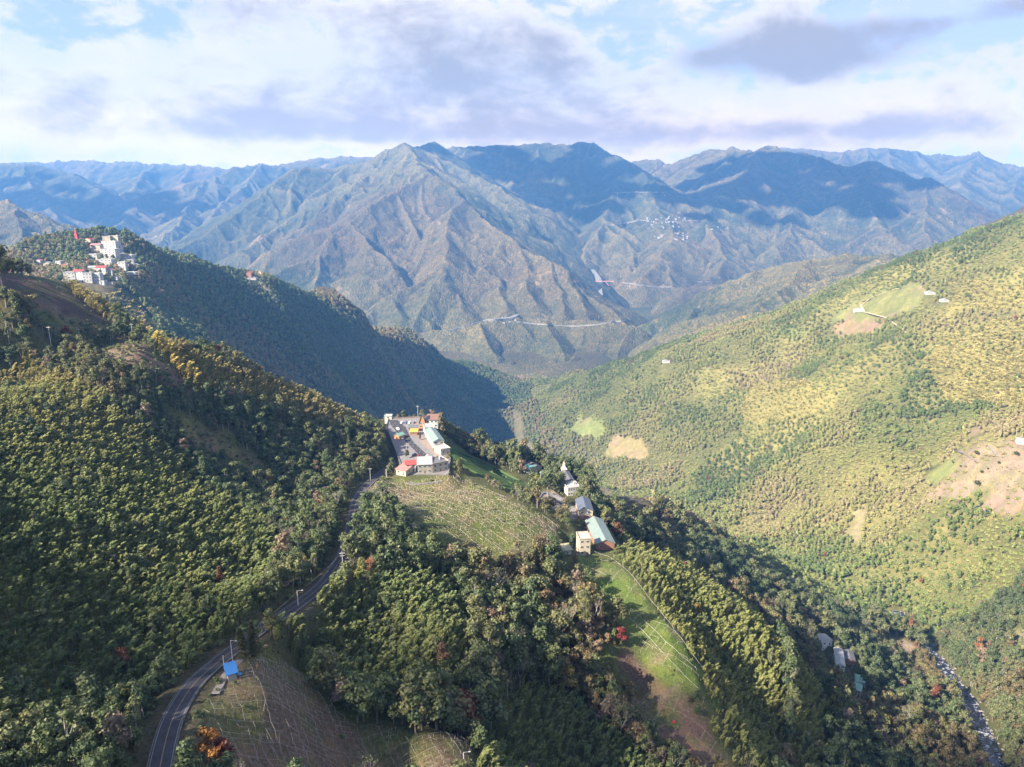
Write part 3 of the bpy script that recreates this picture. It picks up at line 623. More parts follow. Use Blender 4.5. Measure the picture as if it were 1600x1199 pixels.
Z_LEFT2 = zone([(-60,472),(20,474),(70,490),(130,505),(180,515),(190,528),(120,530),(0,520),(-60,520)])
Z_G1 = zone([(878,672),(905,648),(940,655),(950,672),(940,686),(905,680)])
Z_B1 = zone([(942,710),(960,680),(985,678),(1010,690),(1015,715),(990,720)])
Z_TEA = zone([(1288,500),(1330,472),(1385,450),(1440,442),(1455,452),(1440,475),(1420,490),(1390,500),(1330,503)])
Z_TEAB = zone([(1300,510),(1320,500),(1370,497),(1382,508),(1360,522),(1310,524)])
Z_CLR = zone([(1450,780),(1480,750),(1490,718),(1490,700),(1520,695),(1515,670),(1535,665),(1555,690),(1600,690),(1660,700),(1660,810),(1600,815),(1560,800),(1530,770),(1505,785)])
Z_CLG = zone([(1448,745),(1462,715),(1490,715),(1492,735),(1465,752)])
Z_PALE1 = zone([(1150,650),(1180,600),(1240,590),(1290,610),(1280,645),(1220,655)])
Z_YEL = zone([(1440,580),(1480,520),(1540,500),(1650,490),(1650,640),(1560,630),(1480,620)])
Z_YEL2 = zone([(1480,440),(1540,432),(1650,440),(1650,485),(1500,480)])
Z_PALE2 = zone([(1200,530),(1225,512),(1260,520),(1240,532)])
Z_LANDS = zone([(1570,985),(1600,975),(1640,980),(1640,1030),(1600,1040),(1580,1015)])
Z_LANDS2 = zone([(1325,830),(1340,795),(1352,800),(1345,850)])
Z_SLIP = zone([(798,640),(812,640),(832,690),(840,715),(820,700)])
Z_VILL = zone([(85,440),(60,415),(120,420),(135,395),(140,376),(185,374),(190,385),(212,410),(215,428),(175,445),(110,448)])
Z_GRAV = zone([(845,772),(868,768),(900,795),(905,812),(870,800),(850,785)])
Z_YARD = zone([(1385,1010),(1400,1000),(1432,1008),(1428,1025),(1395,1025)])
Z_ORCH = zone([(1262,915),(1320,950),(1350,975),(1320,968),(1270,940)])
Z_BAM_L = zone([(-80,535),(60,545),(200,640),(300,720),(400,795),(452,835),(440,880),(400,940),(330,990),(240,1050),(150,1090),(0,1120),(-80,1120)], lift=7)
Z_BAM_C = zone([(215,510),(240,500),(300,540),(400,590),(480,600),(560,640),(570,670),(500,650),(400,625),(330,600),(280,590)], lift=7)
Z_BAM_K = zone([(462,935),(500,905),(560,885),(640,880),(700,890),(740,960),(730,1060),(640,1090),(560,1080),(500,1040),(430,1010),(440,960)], lift=7)
Z_BAM_S = zone([(820,1050),(900,1070),(1000,1160),(1100,1230),(740,1230),(770,1110)], lift=7)
Z_BAM_R = zone([(945,815),(1040,850),(1100,890),(1200,960),(1230,1060),(1220,1230),(1150,1230),(1110,1120),(1105,1060),(1070,990),(1000,910),(955,865)], lift=7)
Z_BAM_R2 = zone([(1225,1000),(1270,1040),(1300,1120),(1290,1230),(1235,1230),(1240,1080)], lift=6)
Z_BAM_H = zone([(110,446),(150,446),(200,458),(235,490),(235,510),(185,500),(140,470)], lift=5)
Z_TREE_GRAV = zone([(925,755),(960,775),(1030,830),(1010,838),(960,800),(925,775)])

# colours of the near ground
_slope_n = fbm(_GXm, _GYm, 120, 5, 77, .6); _n_s = fbm(_GXm, _GYm, 22, 4, 78, .6); _n_l = fbm(_GXm, _GYm, 400, 3, 79)
_C = np.broadcast_to(np.array([.075, .085, .04]), _Z.shape + (3,)).copy()
_C = lerp(_C, np.array([.19, .185, .075]), np.clip(.6 + _slope_n * 1.5, .3, 1) * np.clip((_GXm - 200) / 250, 0, 1) * np.clip((_GYm - 500) / 300, 0, 1))
_C = lerp(_C, np.array([.06, .07, .04]), np.clip((_GYm - 1000) / 100, 0, 1) * np.clip((100 - _GXm) / 100, 0, 1))


def paint(poly, col, soft=2.0, k=1.0, wob=3.0, mottle=None, mk=.6):
    global _C
    x0, x1 = min(p[0] for p in poly) - 30, max(p[0] for p in poly) + 30; y0, y1 = min(p[1] for p in poly) - 30, max(p[1] for p in poly) + 30
    m = (_GXm > x0) & (_GXm < x1) & (_GYm > y0) & (_GYm < y1)
    d = poly_dist(poly, _GXm[m], _GYm[m]) + _n_s[m] * wob * 2
    f = np.clip(.5 - d / (2 * soft), 0, 1) * k
    c = np.broadcast_to(np.array(col, float), f.shape + (3,))
    if mottle is not None: c = lerp(c, np.array(mottle), np.clip(.5 + _n_s[m] * 1.6 + _slope_n[m], 0, 1) * mk)
    _C[m] = _C[m] * (1 - f[:, None]) + c * f[:, None]


GRASS = (.085, .125, .03); EARTH = (.115, .082, .065)
paint(Z_FIELD, (.10, .125, .038), 2, 1, 2, (.15, .115, .085), .75)
paint(Z_SPUR, (.085, .135, .033), 1.5, 1, 1, (.12, .12, .055), .5)
paint(Z_BROWN, (.13, .088, .075), 1.5, 1, 1, (.06, .075, .025), .5)
paint(Z_LOW, (.095, .105, .045), 2, 1, 1.5, (.14, .105, .08), .9)
paint(Z_TERR, (.05, .09, .028), 2, 1, 1)
paint(Z_CLEAR, (.14, .13, .07), 5, 1, 3, (.17, .125, .09), .7)
paint(Z_PLOW, (.14, .10, .095), 2, 1, 1, (.18, .14, .11), .7)
paint(Z_LEFT, (.085, .055, .055), 2, 1, 1, (.07, .07, .035), .5)
paint(Z_LEFT2, (.15, .125, .07), 4, .8, 3, (.09, .10, .04), .7)
paint(Z_G1, (.17, .21, .085), 2, 1, 3, (.13, .16, .06), .6); paint(Z_B1, (.25, .20, .125), 2, 1, 3, (.18, .18, .08), .6)
paint(Z_TEA, (.13, .15, .065), 3, 1, 6, (.19, .20, .08), .8); paint(Z_TEAB, (.22, .15, .11), 3, 1, 6, (.28, .22, .15), .8)
paint(Z_CLR, (.26, .205, .165), 5, 1, 8, (.19, .18, .10), .8); paint(Z_CLG, (.20, .23, .09), 4, 1, 6)
paint(Z_YARD, (.30, .25, .2), 2, 1, 2); paint(Z_ORCH, (.19, .12, .08), 2, 1, 2); paint(Z_GRAV, (.22, .19, .17), 1.5, 1, .5)
paint(Z_LANDS, (.26, .21, .17), 5, .7, 8, (.19, .19, .10), .5); paint(Z_LANDS2, (.27, .23, .17), 4, .6, 6); paint(Z_SLIP, (.16, .14, .11), 6, .5, 9)
paint(Z_PALE2, (.15, .19, .07), 4, .8, 4); paint(Z_VILL, (.14, .12, .09), 6, .7, 6); paint(Z_TREE_GRAV, (.11, .10, .08), 3, .8, 2)
for z_ in (Z_LOW, Z_FIELD, Z_LEFT, Z_LEFT2, Z_BROWN, Z_PLOW, Z_SPUR, Z_CLEAR):     # weeds and bare soil by the metre
    _m = (_GXm > min(p[0] for p in z_)) & (_GXm < max(p[0] for p in z_)) & (_GYm > min(p[1] for p in z_)) & (_GYm < max(p[1] for p in z_))
    _w1 = np.clip(fbm(_GXm[_m], _GYm[_m], 9, 4, 181, .6) * 2.2 + .1, 0, 1)[:, None]; _w2 = np.clip(fbm(_GXm[_m], _GYm[_m], 14, 4, 182, .6) * 2 - .1, 0, 1)[:, None]
    _C[_m] = _C[_m] * (1 - .6 * _w1) + np.array([.085, .12, .035]) * .6 * _w1; _C[_m] = _C[_m] * (1 - .45 * _w2) + np.array([.19, .15, .115]) * .45 * _w2
for z_ in (Z_CLR, Z_G1, Z_B1, Z_TEA, Z_TEAB, Z_LANDS):     # patches of scrub, soil and grass on the far clearings
    _m = in_poly(z_, _GXm, _GYm)
    _w1 = np.clip(fbm(_GXm[_m], _GYm[_m], 26, 4, 191, .65) * 3 - .1, 0, 1)[:, None]; _w2 = np.clip(fbm(_GXm[_m], _GYm[_m], 34, 4, 192, .65) * 3 - .3, 0, 1)[:, None]
    _C[_m] = _C[_m] * (1 - .6 * _w1) + np.array([.13, .15, .06]) * .6 * _w1; _C[_m] = _C[_m] * (1 - .55 * _w2) + np.array([.21, .155, .13]) * .55 * _w2
_dr, _zr = nearest([p for p in ROAD], _GXm[50:500], _GYm[50:500])
_C[50:500] = lerp(_C[50:500], np.array([.07, .062, .05]), np.clip((9 - _dr) / 4, 0, 1) * .7)

_keep = (np.abs(_GXm) < .95 * np.maximum(_GYm, 0) + 120) | (_GYm < 80) | ((_GYm < 600) & (_GXm < 0))
ground = build_grid('ground', _GXm, _GYm, _Z, keep=_keep, col=_C, mat=near_ground_m); ground['kind'] = 'structure'

# ------------------------------------------------------------------ roads, lot, stream
def offset_line(poly, off):
    out = []
    for i, p in enumerate(poly):
        a, b = poly[max(i - 1, 0)], poly[min(i + 1, len(poly) - 1)]; dx, dy = b[0] - a[0], b[1] - a[1]; n = math.hypot(dx, dy) + 1e-9
        out.append((p[0] + dy / n * off, p[1] - dx / n * off, p[2]))
    return out


def ribbon(name, poly, o0, o1, dz, mat, thick=0.0, dash=None, kind='structure', zf=None):
    """strip between two offsets of a centre line; thick > 0 makes it a solid kerb or wall"""
    d = densify(poly, 2.0); a, b = offset_line(d, o0), offset_line(d, o1); V, F = [], []
    za = [(p[2] if zf is None else zf(p)) + dz for p in a]; zb = [(p[2] if zf is None else zf(p)) + dz for p in b]
    for i in range(len(d)):
        V += [(a[i][0], a[i][1], za[i]), (b[i][0], b[i][1], zb[i])]
        if thick: V += [(b[i][0], b[i][1], zb[i] - thick), (a[i][0], a[i][1], za[i] - thick)]
    st = 4 if thick else 2
    for i in range(len(d) - 1):
        if dash and (i // dash) % 2: continue
        k, n = i * st, (i + 1) * st
        F.append((k, k + 1, n + 1, n))
        if thick: F += [(k + 1, k + 2, n + 2, n + 1), (k + 3, k, n, n + 3)]
    me = bpy.data.meshes.new(name); me.from_pydata(V, [], F); me.materials.append(mat); me.update()
    o = bpy.data.objects.new(name, me); COL.objects.link(o)
    if kind: o['kind'] = kind
    return o


asphalt = plain('asphalt', (.030, .031, .040), .85, .35, .35, bump=.3); paint_w = plain('white_paint', (.28, .28, .29), .6, .25, 3); paint_y = plain('yellow_paint', (.24, .18, .09), .6, .3, 3)
concrete = plain('concrete', (.17, .168, .165), .85, .25, .8, bump=.3); conc_d = plain('stained_concrete', (.10, .10, .09), .9, .35, .8, bump=.3); paving = plain('paving', (.15, .145, .15), .85, .2, .6); pavp = plain('pink_paving', (.20, .155, .135), .85, .15, .6)
gravel_m = plain('gravel', (.27, .24, .21), .95, .35, .5, bump=.4); rock_m = plain('rock', (.20, .18, .17), .9, .4, .5, bump=.5)
ribbon('road', ROAD, -2.7, 2.7, .02, asphalt)
ribbon('road_edge_line', ROAD, 2.3, 2.4, .03, paint_w); ribbon('road_edge_line', ROAD, -2.4, -2.3, .03, paint_w)
ribbon('road_centre_line', ROAD, -.10, -.02, .03, paint_y); ribbon('road_centre_line', ROAD, .04, .12, .03, paint_y)
ribbon('road_kerb', ROAD, 2.7, 2.95, .16, conc_d, .9); ribbon('road_kerb', ROAD, -3.0, -2.7, .10, conc_d, .8)
ribbon('lane', LANE, -2.4, 2.4, .03, concrete); ribbon('lane_kerb', LANE, 2.4, 2.75, .55, concrete, 2.0); ribbon('track', TRACK, -1.9, 1.9, .03, conc_d)
T2 = [hit(*p) for p in [(1250,990),(1258,1002),(1266,1016)]]
ribbon('track', T2, -2, 2, .25, concrete, .6)


def flat_poly(name, poly, dz, mat, thick=0.0, kind='structure'):
    bm = bmesh.new(); vs = [bm.verts.new((p[0], p[1], p[2] + dz)) for p in poly]; f = bm.faces.new(vs)
    if thick:
        r = bmesh.ops.extrude_face_region(bm, geom=[f]); bmesh.ops.translate(bm, vec=(0, 0, -thick), verts=[v for v in r['geom'] if isinstance(v, bmesh.types.BMVert)])
    bmesh.ops.recalc_face_normals(bm, faces=bm.faces); me = bpy.data.meshes.new(name); bm.to_mesh(me); bm.free(); me.materials.append(mat)
    o = bpy.data.objects.new(name, me); COL.objects.link(o); 
    if kind: o['kind'] = kind
    return o


flat_poly('car_park', LOT, .0, paving, 6.0)
def lz(*pts): return [PZ(u, v, LOTZ) for u, v in pts]
flat_poly('car_park_road', lz((608,657),(621,657),(634,668),(640,682),(645,690),(678,722),(673,727),(661,718),(620,676),(610,664)), .02, asphalt)
flat_poly('pavement', lz((645,657),(650,657),(661,684),(690,710),(697,722),(690,722),(655,690)), .02, pavp)
for a, b in (((616,661),(668,716)), ((613,664),(656,708))):
    pa, pb = PZ(*a, LOTZ + .0), PZ(*b, LOTZ); ribbon('lane_marking', [pa, pb], -.08, .08, .035, paint_w, dash=2)
for i in range(9):
    for r_ in range(2):
        p = PZ(628 + i * 2.6 + r_ * 1.5, 659 + r_ * 5.5, LOTZ); q = (p[0] + 1.2, p[1] - 5.0, p[2])
        ribbon('bay_marking', [p, q], -.09, .09, .03, paint_w)
ribbon('lot_wall', [LOT[0], LOT[1]], -.2, .2, 1.1, pavp, 1.2); ribbon('lot_wall', [LOT[i] for i in (1, 2, 3, 4)], -.2, .2, .9, concrete, 5.0); ribbon('lot_wall', [LOT[i] for i in (6, 7, 8, 0)], -.2, .2, .7, conc_d, 6.0)
# stone bank and rocks at the blue hut
ribbon('stone_bank', [hit(*p) for p in [(336,1088),(345,1072),(352,1058),(366,1045),(376,1034)]], -1.1, 1.1, .6, rock_m, 2.2)
ribbon('footpath', [hit(*p) for p in [(1196,1070),(1206,1048),(1211,1020),(1214,1000),(1218,985)]], -1.2, 1.2, .12, conc_d, .3)
ribbon('footpath', [hit(*p) for p in [(1222,1199),(1228,1170),(1232,1150),(1230,1130)]], -1.4, 1.4, .12, plain('dirt', (.16, .12, .10), .95, .3), .3)
ribbon('pond_wall', [hit(*p) for p in [(1293,972),(1287,967),(1292,963),(1303,963),(1315,967),(1326,972)]], -.6, .6, 1.0, concrete, 1.6)
ribbon('dirt_track', [hit(*p) for p in [(1418,520),(1385,497),(1350,488),(1345,478),(1362,465),(1400,452),(1445,448)]], -2.2, 2.2, .5, plain('sand_track', (.42, .35, .24), .95, .2), .8)
ribbon('dirt_track', [hit(*p) for p in [(1490,706),(1500,706),(1515,712),(1528,722)]], -3, 3, .4, rock_m, .8)
ribbon('dirt_track', [hit(*p) for p in [(1541,688),(1546,698),(1560,714)]], -1.6, 1.6, .4, rock_m, .8)
ribbon('field_terrace', [hit(*p) for p in [(634,757),(655,758),(668,757),(690,754)]], -.5, .5, .9, concrete, 1.4)
for k, row in enumerate([[(700,708),(730,722),(765,738),(800,757)],[(697,716),(725,730),(760,748),(790,764)],[(706,702),(738,715),(770,730),(812,752)]]):
    ribbon('terrace_bank', [hit(*p) for p in row], -.6, .6, .5, near_ground_m if False else plain('terrace_grass', (.055, .10, .03), .95, .3), 1.0)

wm, wt2, wb = material('stream_water'); wpos = wt2.add('ShaderNodeNewGeometry').outputs['Position']
foam = wt2.mrange(wt2.noise(wpos, .28, 6, .65), .54, .64); wt2.l.new(wt2.mix(foam, (.016, .028, .060, 1), (.45, .48, .54, 1)), wb.inputs['Base Color']); wb.inputs['Roughness'].default_value = .18
wt2.l.new(wt2.add('ShaderNodeBump', ins={'Strength': .6, 'Distance': .3, 'Height': wt2.noise(wpos, .9, 4)}).outputs[0], wb.inputs['Normal'])
ribbon('stream', STREAM, -5.6, 5.6, .05, wm)
rb = random.Random(9); RV, RF = [], []
for p in densify(STREAM, 1.6):
    for _ in range(2):
        a = rb.gauss(0, 5.5); r = rb.uniform(.4, 1.5) * (1.0 if abs(a) > 3.2 else .6); c = (p[0] + a + rb.uniform(-1, 1), p[1] + rb.uniform(-1, 1), p[2] + .1 + abs(a) * .08)
        lobe_b = len(RV)
        for q in [(0, 0, 1), (1, 0, .1), (.3, .95, 0), (-.8, .6, .1), (-.85, -.5, 0), (.35, -.9, .1), (0, 0, -1)]: RV.append((c[0] + q[0] * r * rb.uniform(.7, 1.2), c[1] + q[1] * r * rb.uniform(.7, 1.2), c[2] + q[2] * r * .6))
        for k in range(5): RF += [(lobe_b, lobe_b + 1 + k, lobe_b + 1 + (k + 1) % 5), (lobe_b + 6, lobe_b + 1 + (k + 1) % 5, lobe_b + 1 + k)]
me = bpy.data.meshes.new('boulders'); me.from_pydata(RV, [], RF); me.materials.append(rock_m); o = bpy.data.objects.new('boulders', me); COL.objects.link(o); o['kind'] = 'stuff'

# ------------------------------------------------------------------ vegetation
def mesh_from(name, V, F, mats, mi=None, smooth_=False):
    me = bpy.data.meshes.new(name); me.from_pydata([tuple(v) for v in V], [], F)
    for m in mats: me.materials.append(m)
    if mi is not None: me.polygons.foreach_set('material_index', mi)
    if smooth_: me.polygons.foreach_set('use_smooth', [True] * len(me.polygons))
    me.update(); return me


def leaf_material(name, trans=.22, var=.35):
    m = bpy.data.materials.new(name); m.use_nodes = True; m.node_tree.nodes.clear(); t = NT(m.node_tree)
    tint = t.add('ShaderNodeAttribute', attribute_type='INSTANCER', attribute_name='tint').outputs['Color']
    pos = t.add('ShaderNodeNewGeometry').outputs['Position']
    wn = t.add('ShaderNodeTexNoise', ins={'Vector': pos, 'Scale': 1.1, 'Detail': 3.0}).outputs[0]
    c = t.mix(t.mrange(wn, .32, .68), t.mix(1.0, tint, (1 - var, 1 - var, 1 - var, 1), 'MULTIPLY'), t.mix(1.0, tint, (1 + var, 1 + var * .9, 1 + var * .5, 1), 'MULTIPLY'))
    d = t.add('ShaderNodeBsdfDiffuse', ins={'Color': c}); tr = t.add('ShaderNodeBsdfTranslucent', ins={'Color': c})
    g = t.add('ShaderNodeBsdfGlossy', ins={'Color': (1, 1, 1, 1), 'Roughness': .55})
    s1 = t.add('ShaderNodeMixShader', ins={0: trans, 1: d.outputs[0], 2: tr.outputs[0]})
    s2 = t.add('ShaderNodeMixShader', ins={0: .018, 1: s1.outputs[0], 2: g.outputs[0]})
    t.l.new(s2.outputs[0], t.add('ShaderNodeOutputMaterial').inputs[0]); return m


leaf_m = leaf_material('leaves'); core_m = leaf_m
bark_m = plain('bark', (.13, .115, .10), .9, .3, 2.0); palebark_m = plain('pale_bark', (.27, .25, .23), .9, .3, 2.0); culm_m = plain('bamboo_culm', (.20, .19, .07), .7, .2, 2.0)


def tube(V, F, pts, rads, n=5):
    base = len(V)
    for i, (p, r) in enumerate(zip(pts, rads)):
        a = Vector(pts[min(i + 1, len(pts) - 1)]) - Vector(pts[max(i - 1, 0)]); a.normalize()
        u = a.cross(Vector((0.31, 1, .13))).normalized(); w = a.cross(u)
        for k in range(n):
            an = 2 * math.pi * k / n; V.append(Vector(p) + (u * math.cos(an) + w * math.sin(an)) * r)
    for i in range(len(pts) - 1):
        for k in range(n):
            F.append((base + i * n + k, base + i * n + (k + 1) % n, base + (i + 1) * n + (k + 1) % n, base + (i + 1) * n + k))


ICO = [(0, 0, 1)] + [(math.cos(a) * .894, math.sin(a) * .894, .447) for a in [k * 2 * math.pi / 5 for k in range(5)]] + \
      [(math.cos(a) * .894, math.sin(a) * .894, -.447) for a in [(k + .5) * 2 * math.pi / 5 for k in range(5)]] + [(0, 0, -1)]
ICOF = [(0, 1 + k, 1 + (k + 1) % 5) for k in range(5)] + [(1 + k, 6 + k, 1 + (k + 1) % 5) for k in range(5)] + \
       [(1 + (k + 1) % 5, 6 + k, 6 + (k + 1) % 5) for k in range(5)] + [(11, 6 + (k + 1) % 5, 6 + k) for k in range(5)]


def lobe_core(V, F, c, r, rng):
    b = len(V)
    for p in ICO: k = rng.uniform(.75, 1.1); V.append(Vector((c[0] + p[0] * r[0] * k, c[1] + p[1] * r[1] * k, c[2] + p[2] * r[2] * k)))
    F += [(b + a, b + d, b + e) for a, d, e in ICOF]


def leaf_quad(V, F, p, nrm, ax, L, Wd):
    b = len(V); s_ = nrm.cross(ax).normalized()
    V += [p - ax * L * .5, p + s_ * Wd * .5 + nrm * Wd * .12, p + ax * L * .5, p - s_ * Wd * .5 - nrm * Wd * .10]; F.append((b, b + 1, b + 2, b + 3))


def rv(rng):
    while True:
        v = Vector((rng.uniform(-1, 1), rng.uniform(-1, 1), rng.uniform(-1, 1)))
        if .05 < v.length < 1: return v.normalized()


def crown_geo(rng, h0, h1, rad, lobes, n, size, flat=.8, core=.72):
    V, F = [], []; Ls = []
    for k in range(lobes):
        z = rng.uniform(h0, h1); f = (z - h0) / (h1 - h0); rr = rad * (1 - .55 * f) * rng.uniform(.25, 1); a = rng.uniform(0, 6.28)
        r = rad * rng.uniform(.38, .58); Ls.append(((math.cos(a) * rr * .8, math.sin(a) * rr * .8, z), (r, r, r * flat)))
    Ls.append(((0, 0, h1 - rad * .3), (rad * .45, rad * .45, rad * .5)))
    for c, r in Ls: lobe_core(V, F, c, tuple(x * core for x in r), rng)
    for _ in range(n):
        c, r = rng.choice(Ls); d = rv(rng)
        if d.z < -.45: d.z = -d.z
        k = rng.uniform(.82, 1.14); p = Vector((c[0] + d.x * r[0] * k, c[1] + d.y * r[1] * k, c[2] + d.z * r[2] * k))
        nr = (d + rv(rng) * .75).normalized(); ax = nr.cross(rv(rng)).normalized(); s_ = size * rng.uniform(.6, 1.35)
        leaf_quad(V, F, p, nr, ax, s_, s_ * .75)
    return V, F


def broad_parts(seed, H_=10.5, rad=3.9, n=420, size=.75, lobes=8, limbs=4):
    rng = random.Random(seed); V, F = crown_geo(rng, H_ * .33, H_ * .84, rad, lobes, n, size)
    TV, TF = [], []; lean = rng.uniform(-.4, .4)
    tube(TV, TF, [(0, 0, -1.5), (lean * .3, 0, H_ * .25), (lean, .1, H_ * .5), (lean, .2, H_ * .8)], [.28, .22, .16, .05])
    for k in range(limbs):
        a = k * 6.28 / limbs + rng.uniform(-.4, .4); r = rad * .6
        tube(TV, TF, [(lean * .5, 0, H_ * .3), (math.cos(a) * r * .5, math.sin(a) * r * .5, H_ * .48), (math.cos(a) * r, math.sin(a) * r, H_ * .64)], [.12, .08, .03], 4)
    return (V, F), (TV, TF)


def bare_parts(seed, H_=9.5, rad=3.4):
    rng = random.Random(seed); TV, TF = [], []; V, F = [], []
    def br(p, d, L, r, dep):
        q = p + d * L * .5 + rv(rng) * L * .06; e = p + d * L
        tube(TV, TF, [p, q, e], [r, r * .75, r * .45], 4 if dep < 2 else 3)
        if dep >= 4:
            for _ in range(2):
                nr = rv(rng); leaf_quad(V, F, e + rv(rng) * .4, nr, nr.cross(rv(rng)).normalized(), .55, .14)
            return
        for _ in range(3 if dep < 3 else 2):
            nd = (d + rv(rng) * .62 + Vector((0, 0, .22))).normalized(); br(e, nd, L * rng.uniform(.6, .82), r * .52, dep + 1)
    br(Vector((0, 0, -1)), Vector((rng.uniform(-.1, .1), 0, 1)).normalized(), H_ * .42, .2, 0)
    return (V, F), (TV, TF)


def bamboo_parts(seed, H_=9.5, culms=5, per=52, spread=1.7, leafL=1.1, wide=.72):
    rng = random.Random(seed); V, F = [], []; TV, TF = [], []; wind = Vector((.85, .35, 0))
    for c in range(culms):
        a = rng.uniform(0, 6.28); r0 = rng.uniform(.2, spread); hh = H_ * rng.uniform(.72, 1.15); b = Vector((math.cos(a) * r0, math.sin(a) * r0, -1))
        out = Vector((math.cos(a), math.sin(a), 0)) * rng.uniform(.1, .6) + wind * rng.uniform(.7, 1.7); od = out.normalized()
        def at(t): return b + Vector((0, 0, 1)) * (hh * (t - .2 * t ** 3.4)) + out * (1.7 * t ** 2.4)
        tube(TV, TF, [at(k / 5) for k in range(6)], [.07, .065, .06, .05, .035, .015], 3)
        for k in range(per):
            t = 1.04 - rng.random() ** 1.25 * .62; p = at(t); w = wide * (.35 + .65 * math.sin(math.pi * min(1, max(0, (1.04 - t) / .62 * .85 + .12))))
            an = rng.uniform(0, 6.28); o_ = Vector((math.cos(an), math.sin(an), 0)); p = p + o_ * w * rng.uniform(.1, 1.1) + Vector((0, 0, rng.uniform(-.3, .25)))
            tan = (at(min(1.04, t + .05)) - at(t - .05)).normalized(); ax = (tan * .9 + o_ * .55 + od * .25 + Vector((0, 0, rng.uniform(-.8, .1)))).normalized()
            nr = (Vector((0, 0, 1)) + o_ * .7 + rv(rng) * .6).normalized(); nr = (nr - ax * nr.dot(ax)).normalized()
            leaf_quad(V, F, p, nr, ax, leafL * rng.uniform(.8, 1.5), leafL * rng.uniform(.22, .36))
    return (V, F), (TV, TF)


def conifer_parts(seed, H_=13, rad=2.3, n=520):
    rng = random.Random(seed); V, F, TV, TF = [], [], [], []
    tube(TV, TF, [(0, 0, -1.5), (0, 0, H_ * .5), (0, 0, H_ * .97)], [.25, .16, .04])
    for k in range(7):
        z = H_ * (.2 + .11 * k); lobe_core(V, F, (0, 0, z), (rad * (1 - z / H_) * .75 + .1,) * 2 + (H_ * .08,), rng)
    for _ in range(n):
        t = rng.random() ** .75; z = H_ * (.12 + .87 * t); a = rng.uniform(0, 6.28); r = rad * (1 - t) ** .8 * rng.uniform(.6, 1.12) + .12
        d = Vector((math.cos(a), math.sin(a), 0)); ax = (d + Vector((0, 0, rng.uniform(-.3, .5)))).normalized(); nr = (Vector((0, 0, 1)) + d * .6 + rv(rng) * .5).normalized(); nr = (nr - ax * nr.dot(ax)).normalized()
        leaf_quad(V, F, Vector((d.x * r, d.y * r, z)), nr, ax, rng.uniform(.6, 1.0), rng.uniform(.3, .5))
    return (V, F), (TV, TF)


def shrub_parts(seed, H_=2.4, rad=1.6, n=90, size=.55):
    rng = random.Random(seed); V, F = crown_geo(rng, H_ * .25, H_ * .7, rad, 4, n, size, .8)
    TV, TF = [], []; tube(TV, TF, [(0, 0, -.6), (0, 0, H_ * .5)], [.08, .04], 3); return (V, F), (TV, TF)


protoC = bpy.data.collections.new('tree_shapes')      # never linked: read by the instancers only
PROTO = {}
def joined(name, parts, bark):
    (V, F), (TV, TF) = parts; k = len(V)
    me = mesh_from(name, V + TV, F + [tuple(i + k for i in f) for f in TF], [leaf_m, bark], [0] * len(F) + [1] * len(TF))
    o = bpy.data.objects.new(name, me); protoC.objects.link(o); PROTO[name] = len(PROTO); return o


SPEC = []
for i in range(5): SPEC.append(('a%02d_green' % i, broad_parts(100 + i, H_=9.5 + i * .7, rad=3.4 + .3 * (i % 3)), bark_m, 'green_tree'))
for i in range(2): SPEC.append(('b%02d_bare' % i, bare_parts(200 + i), palebark_m, 'bare_tree'))
for i in range(5): SPEC.append(('c%02d_bamboo' % i, bamboo_parts(300 + i, H_=8.6 + i * .6), culm_m, 'bamboo_clump'))
SPEC.append(('a08_green', broad_parts(120, H_=12.5, rad=2.3, n=360, size=.6, lobes=9, limbs=5), palebark_m, 'green_tree')); SPEC.append(('a09_green', broad_parts(121, H_=11, rad=2.7, n=190, size=.6, lobes=9, limbs=6), palebark_m, 'green_tree'))
SPEC.append(('d00_conifer', conifer_parts(400), bark_m, 'conifer_tree'))
for i in range(2): SPEC.append(('e%02d_shrub' % i, shrub_parts(500 + i), bark_m, 'shrub'))
for i in range(4): SPEC.append(('f%02d_far' % i, broad_parts(600 + i, H_=9.5 + i * .6, rad=3.9, n=110, size=1.45, lobes=6, limbs=2), bark_m, 'far'))
for i in range(2): SPEC.append(('g%02d_farbare' % i, broad_parts(640 + i, H_=9, rad=3.2, n=46, size=1.3, lobes=5, limbs=5), palebark_m, 'farbare'))
for i in range(2): SPEC.append(('h%02d_farbam' % i, bamboo_parts(660 + i, H_=6.5, culms=7, per=20, spread=3.4, leafL=1.9, wide=1.3), culm_m, 'farbam'))
def brush_parts(seed):
    rng = random.Random(seed); V, F = crown_geo(rng, .4, 1.9, 4.2, 9, 120, 1.25, .5, .8); TV, TF = [], []; tube(TV, TF, [(0, 0, -.6), (0, 0, 1)], [.1, .05], 3); return (V, F), (TV, TF)
for i in range(3): SPEC.append(('i%02d_brush' % i, brush_parts(700 + i), bark_m, 'farbrush'))
SPEC.sort(key=lambda s_: s_[0])
for nm, parts, bk, kd in SPEC: joined(nm, parts, bk)
IDX = {}
for nm, parts, bk, kd in SPEC: IDX.setdefault(kd, []).append(PROTO[nm])

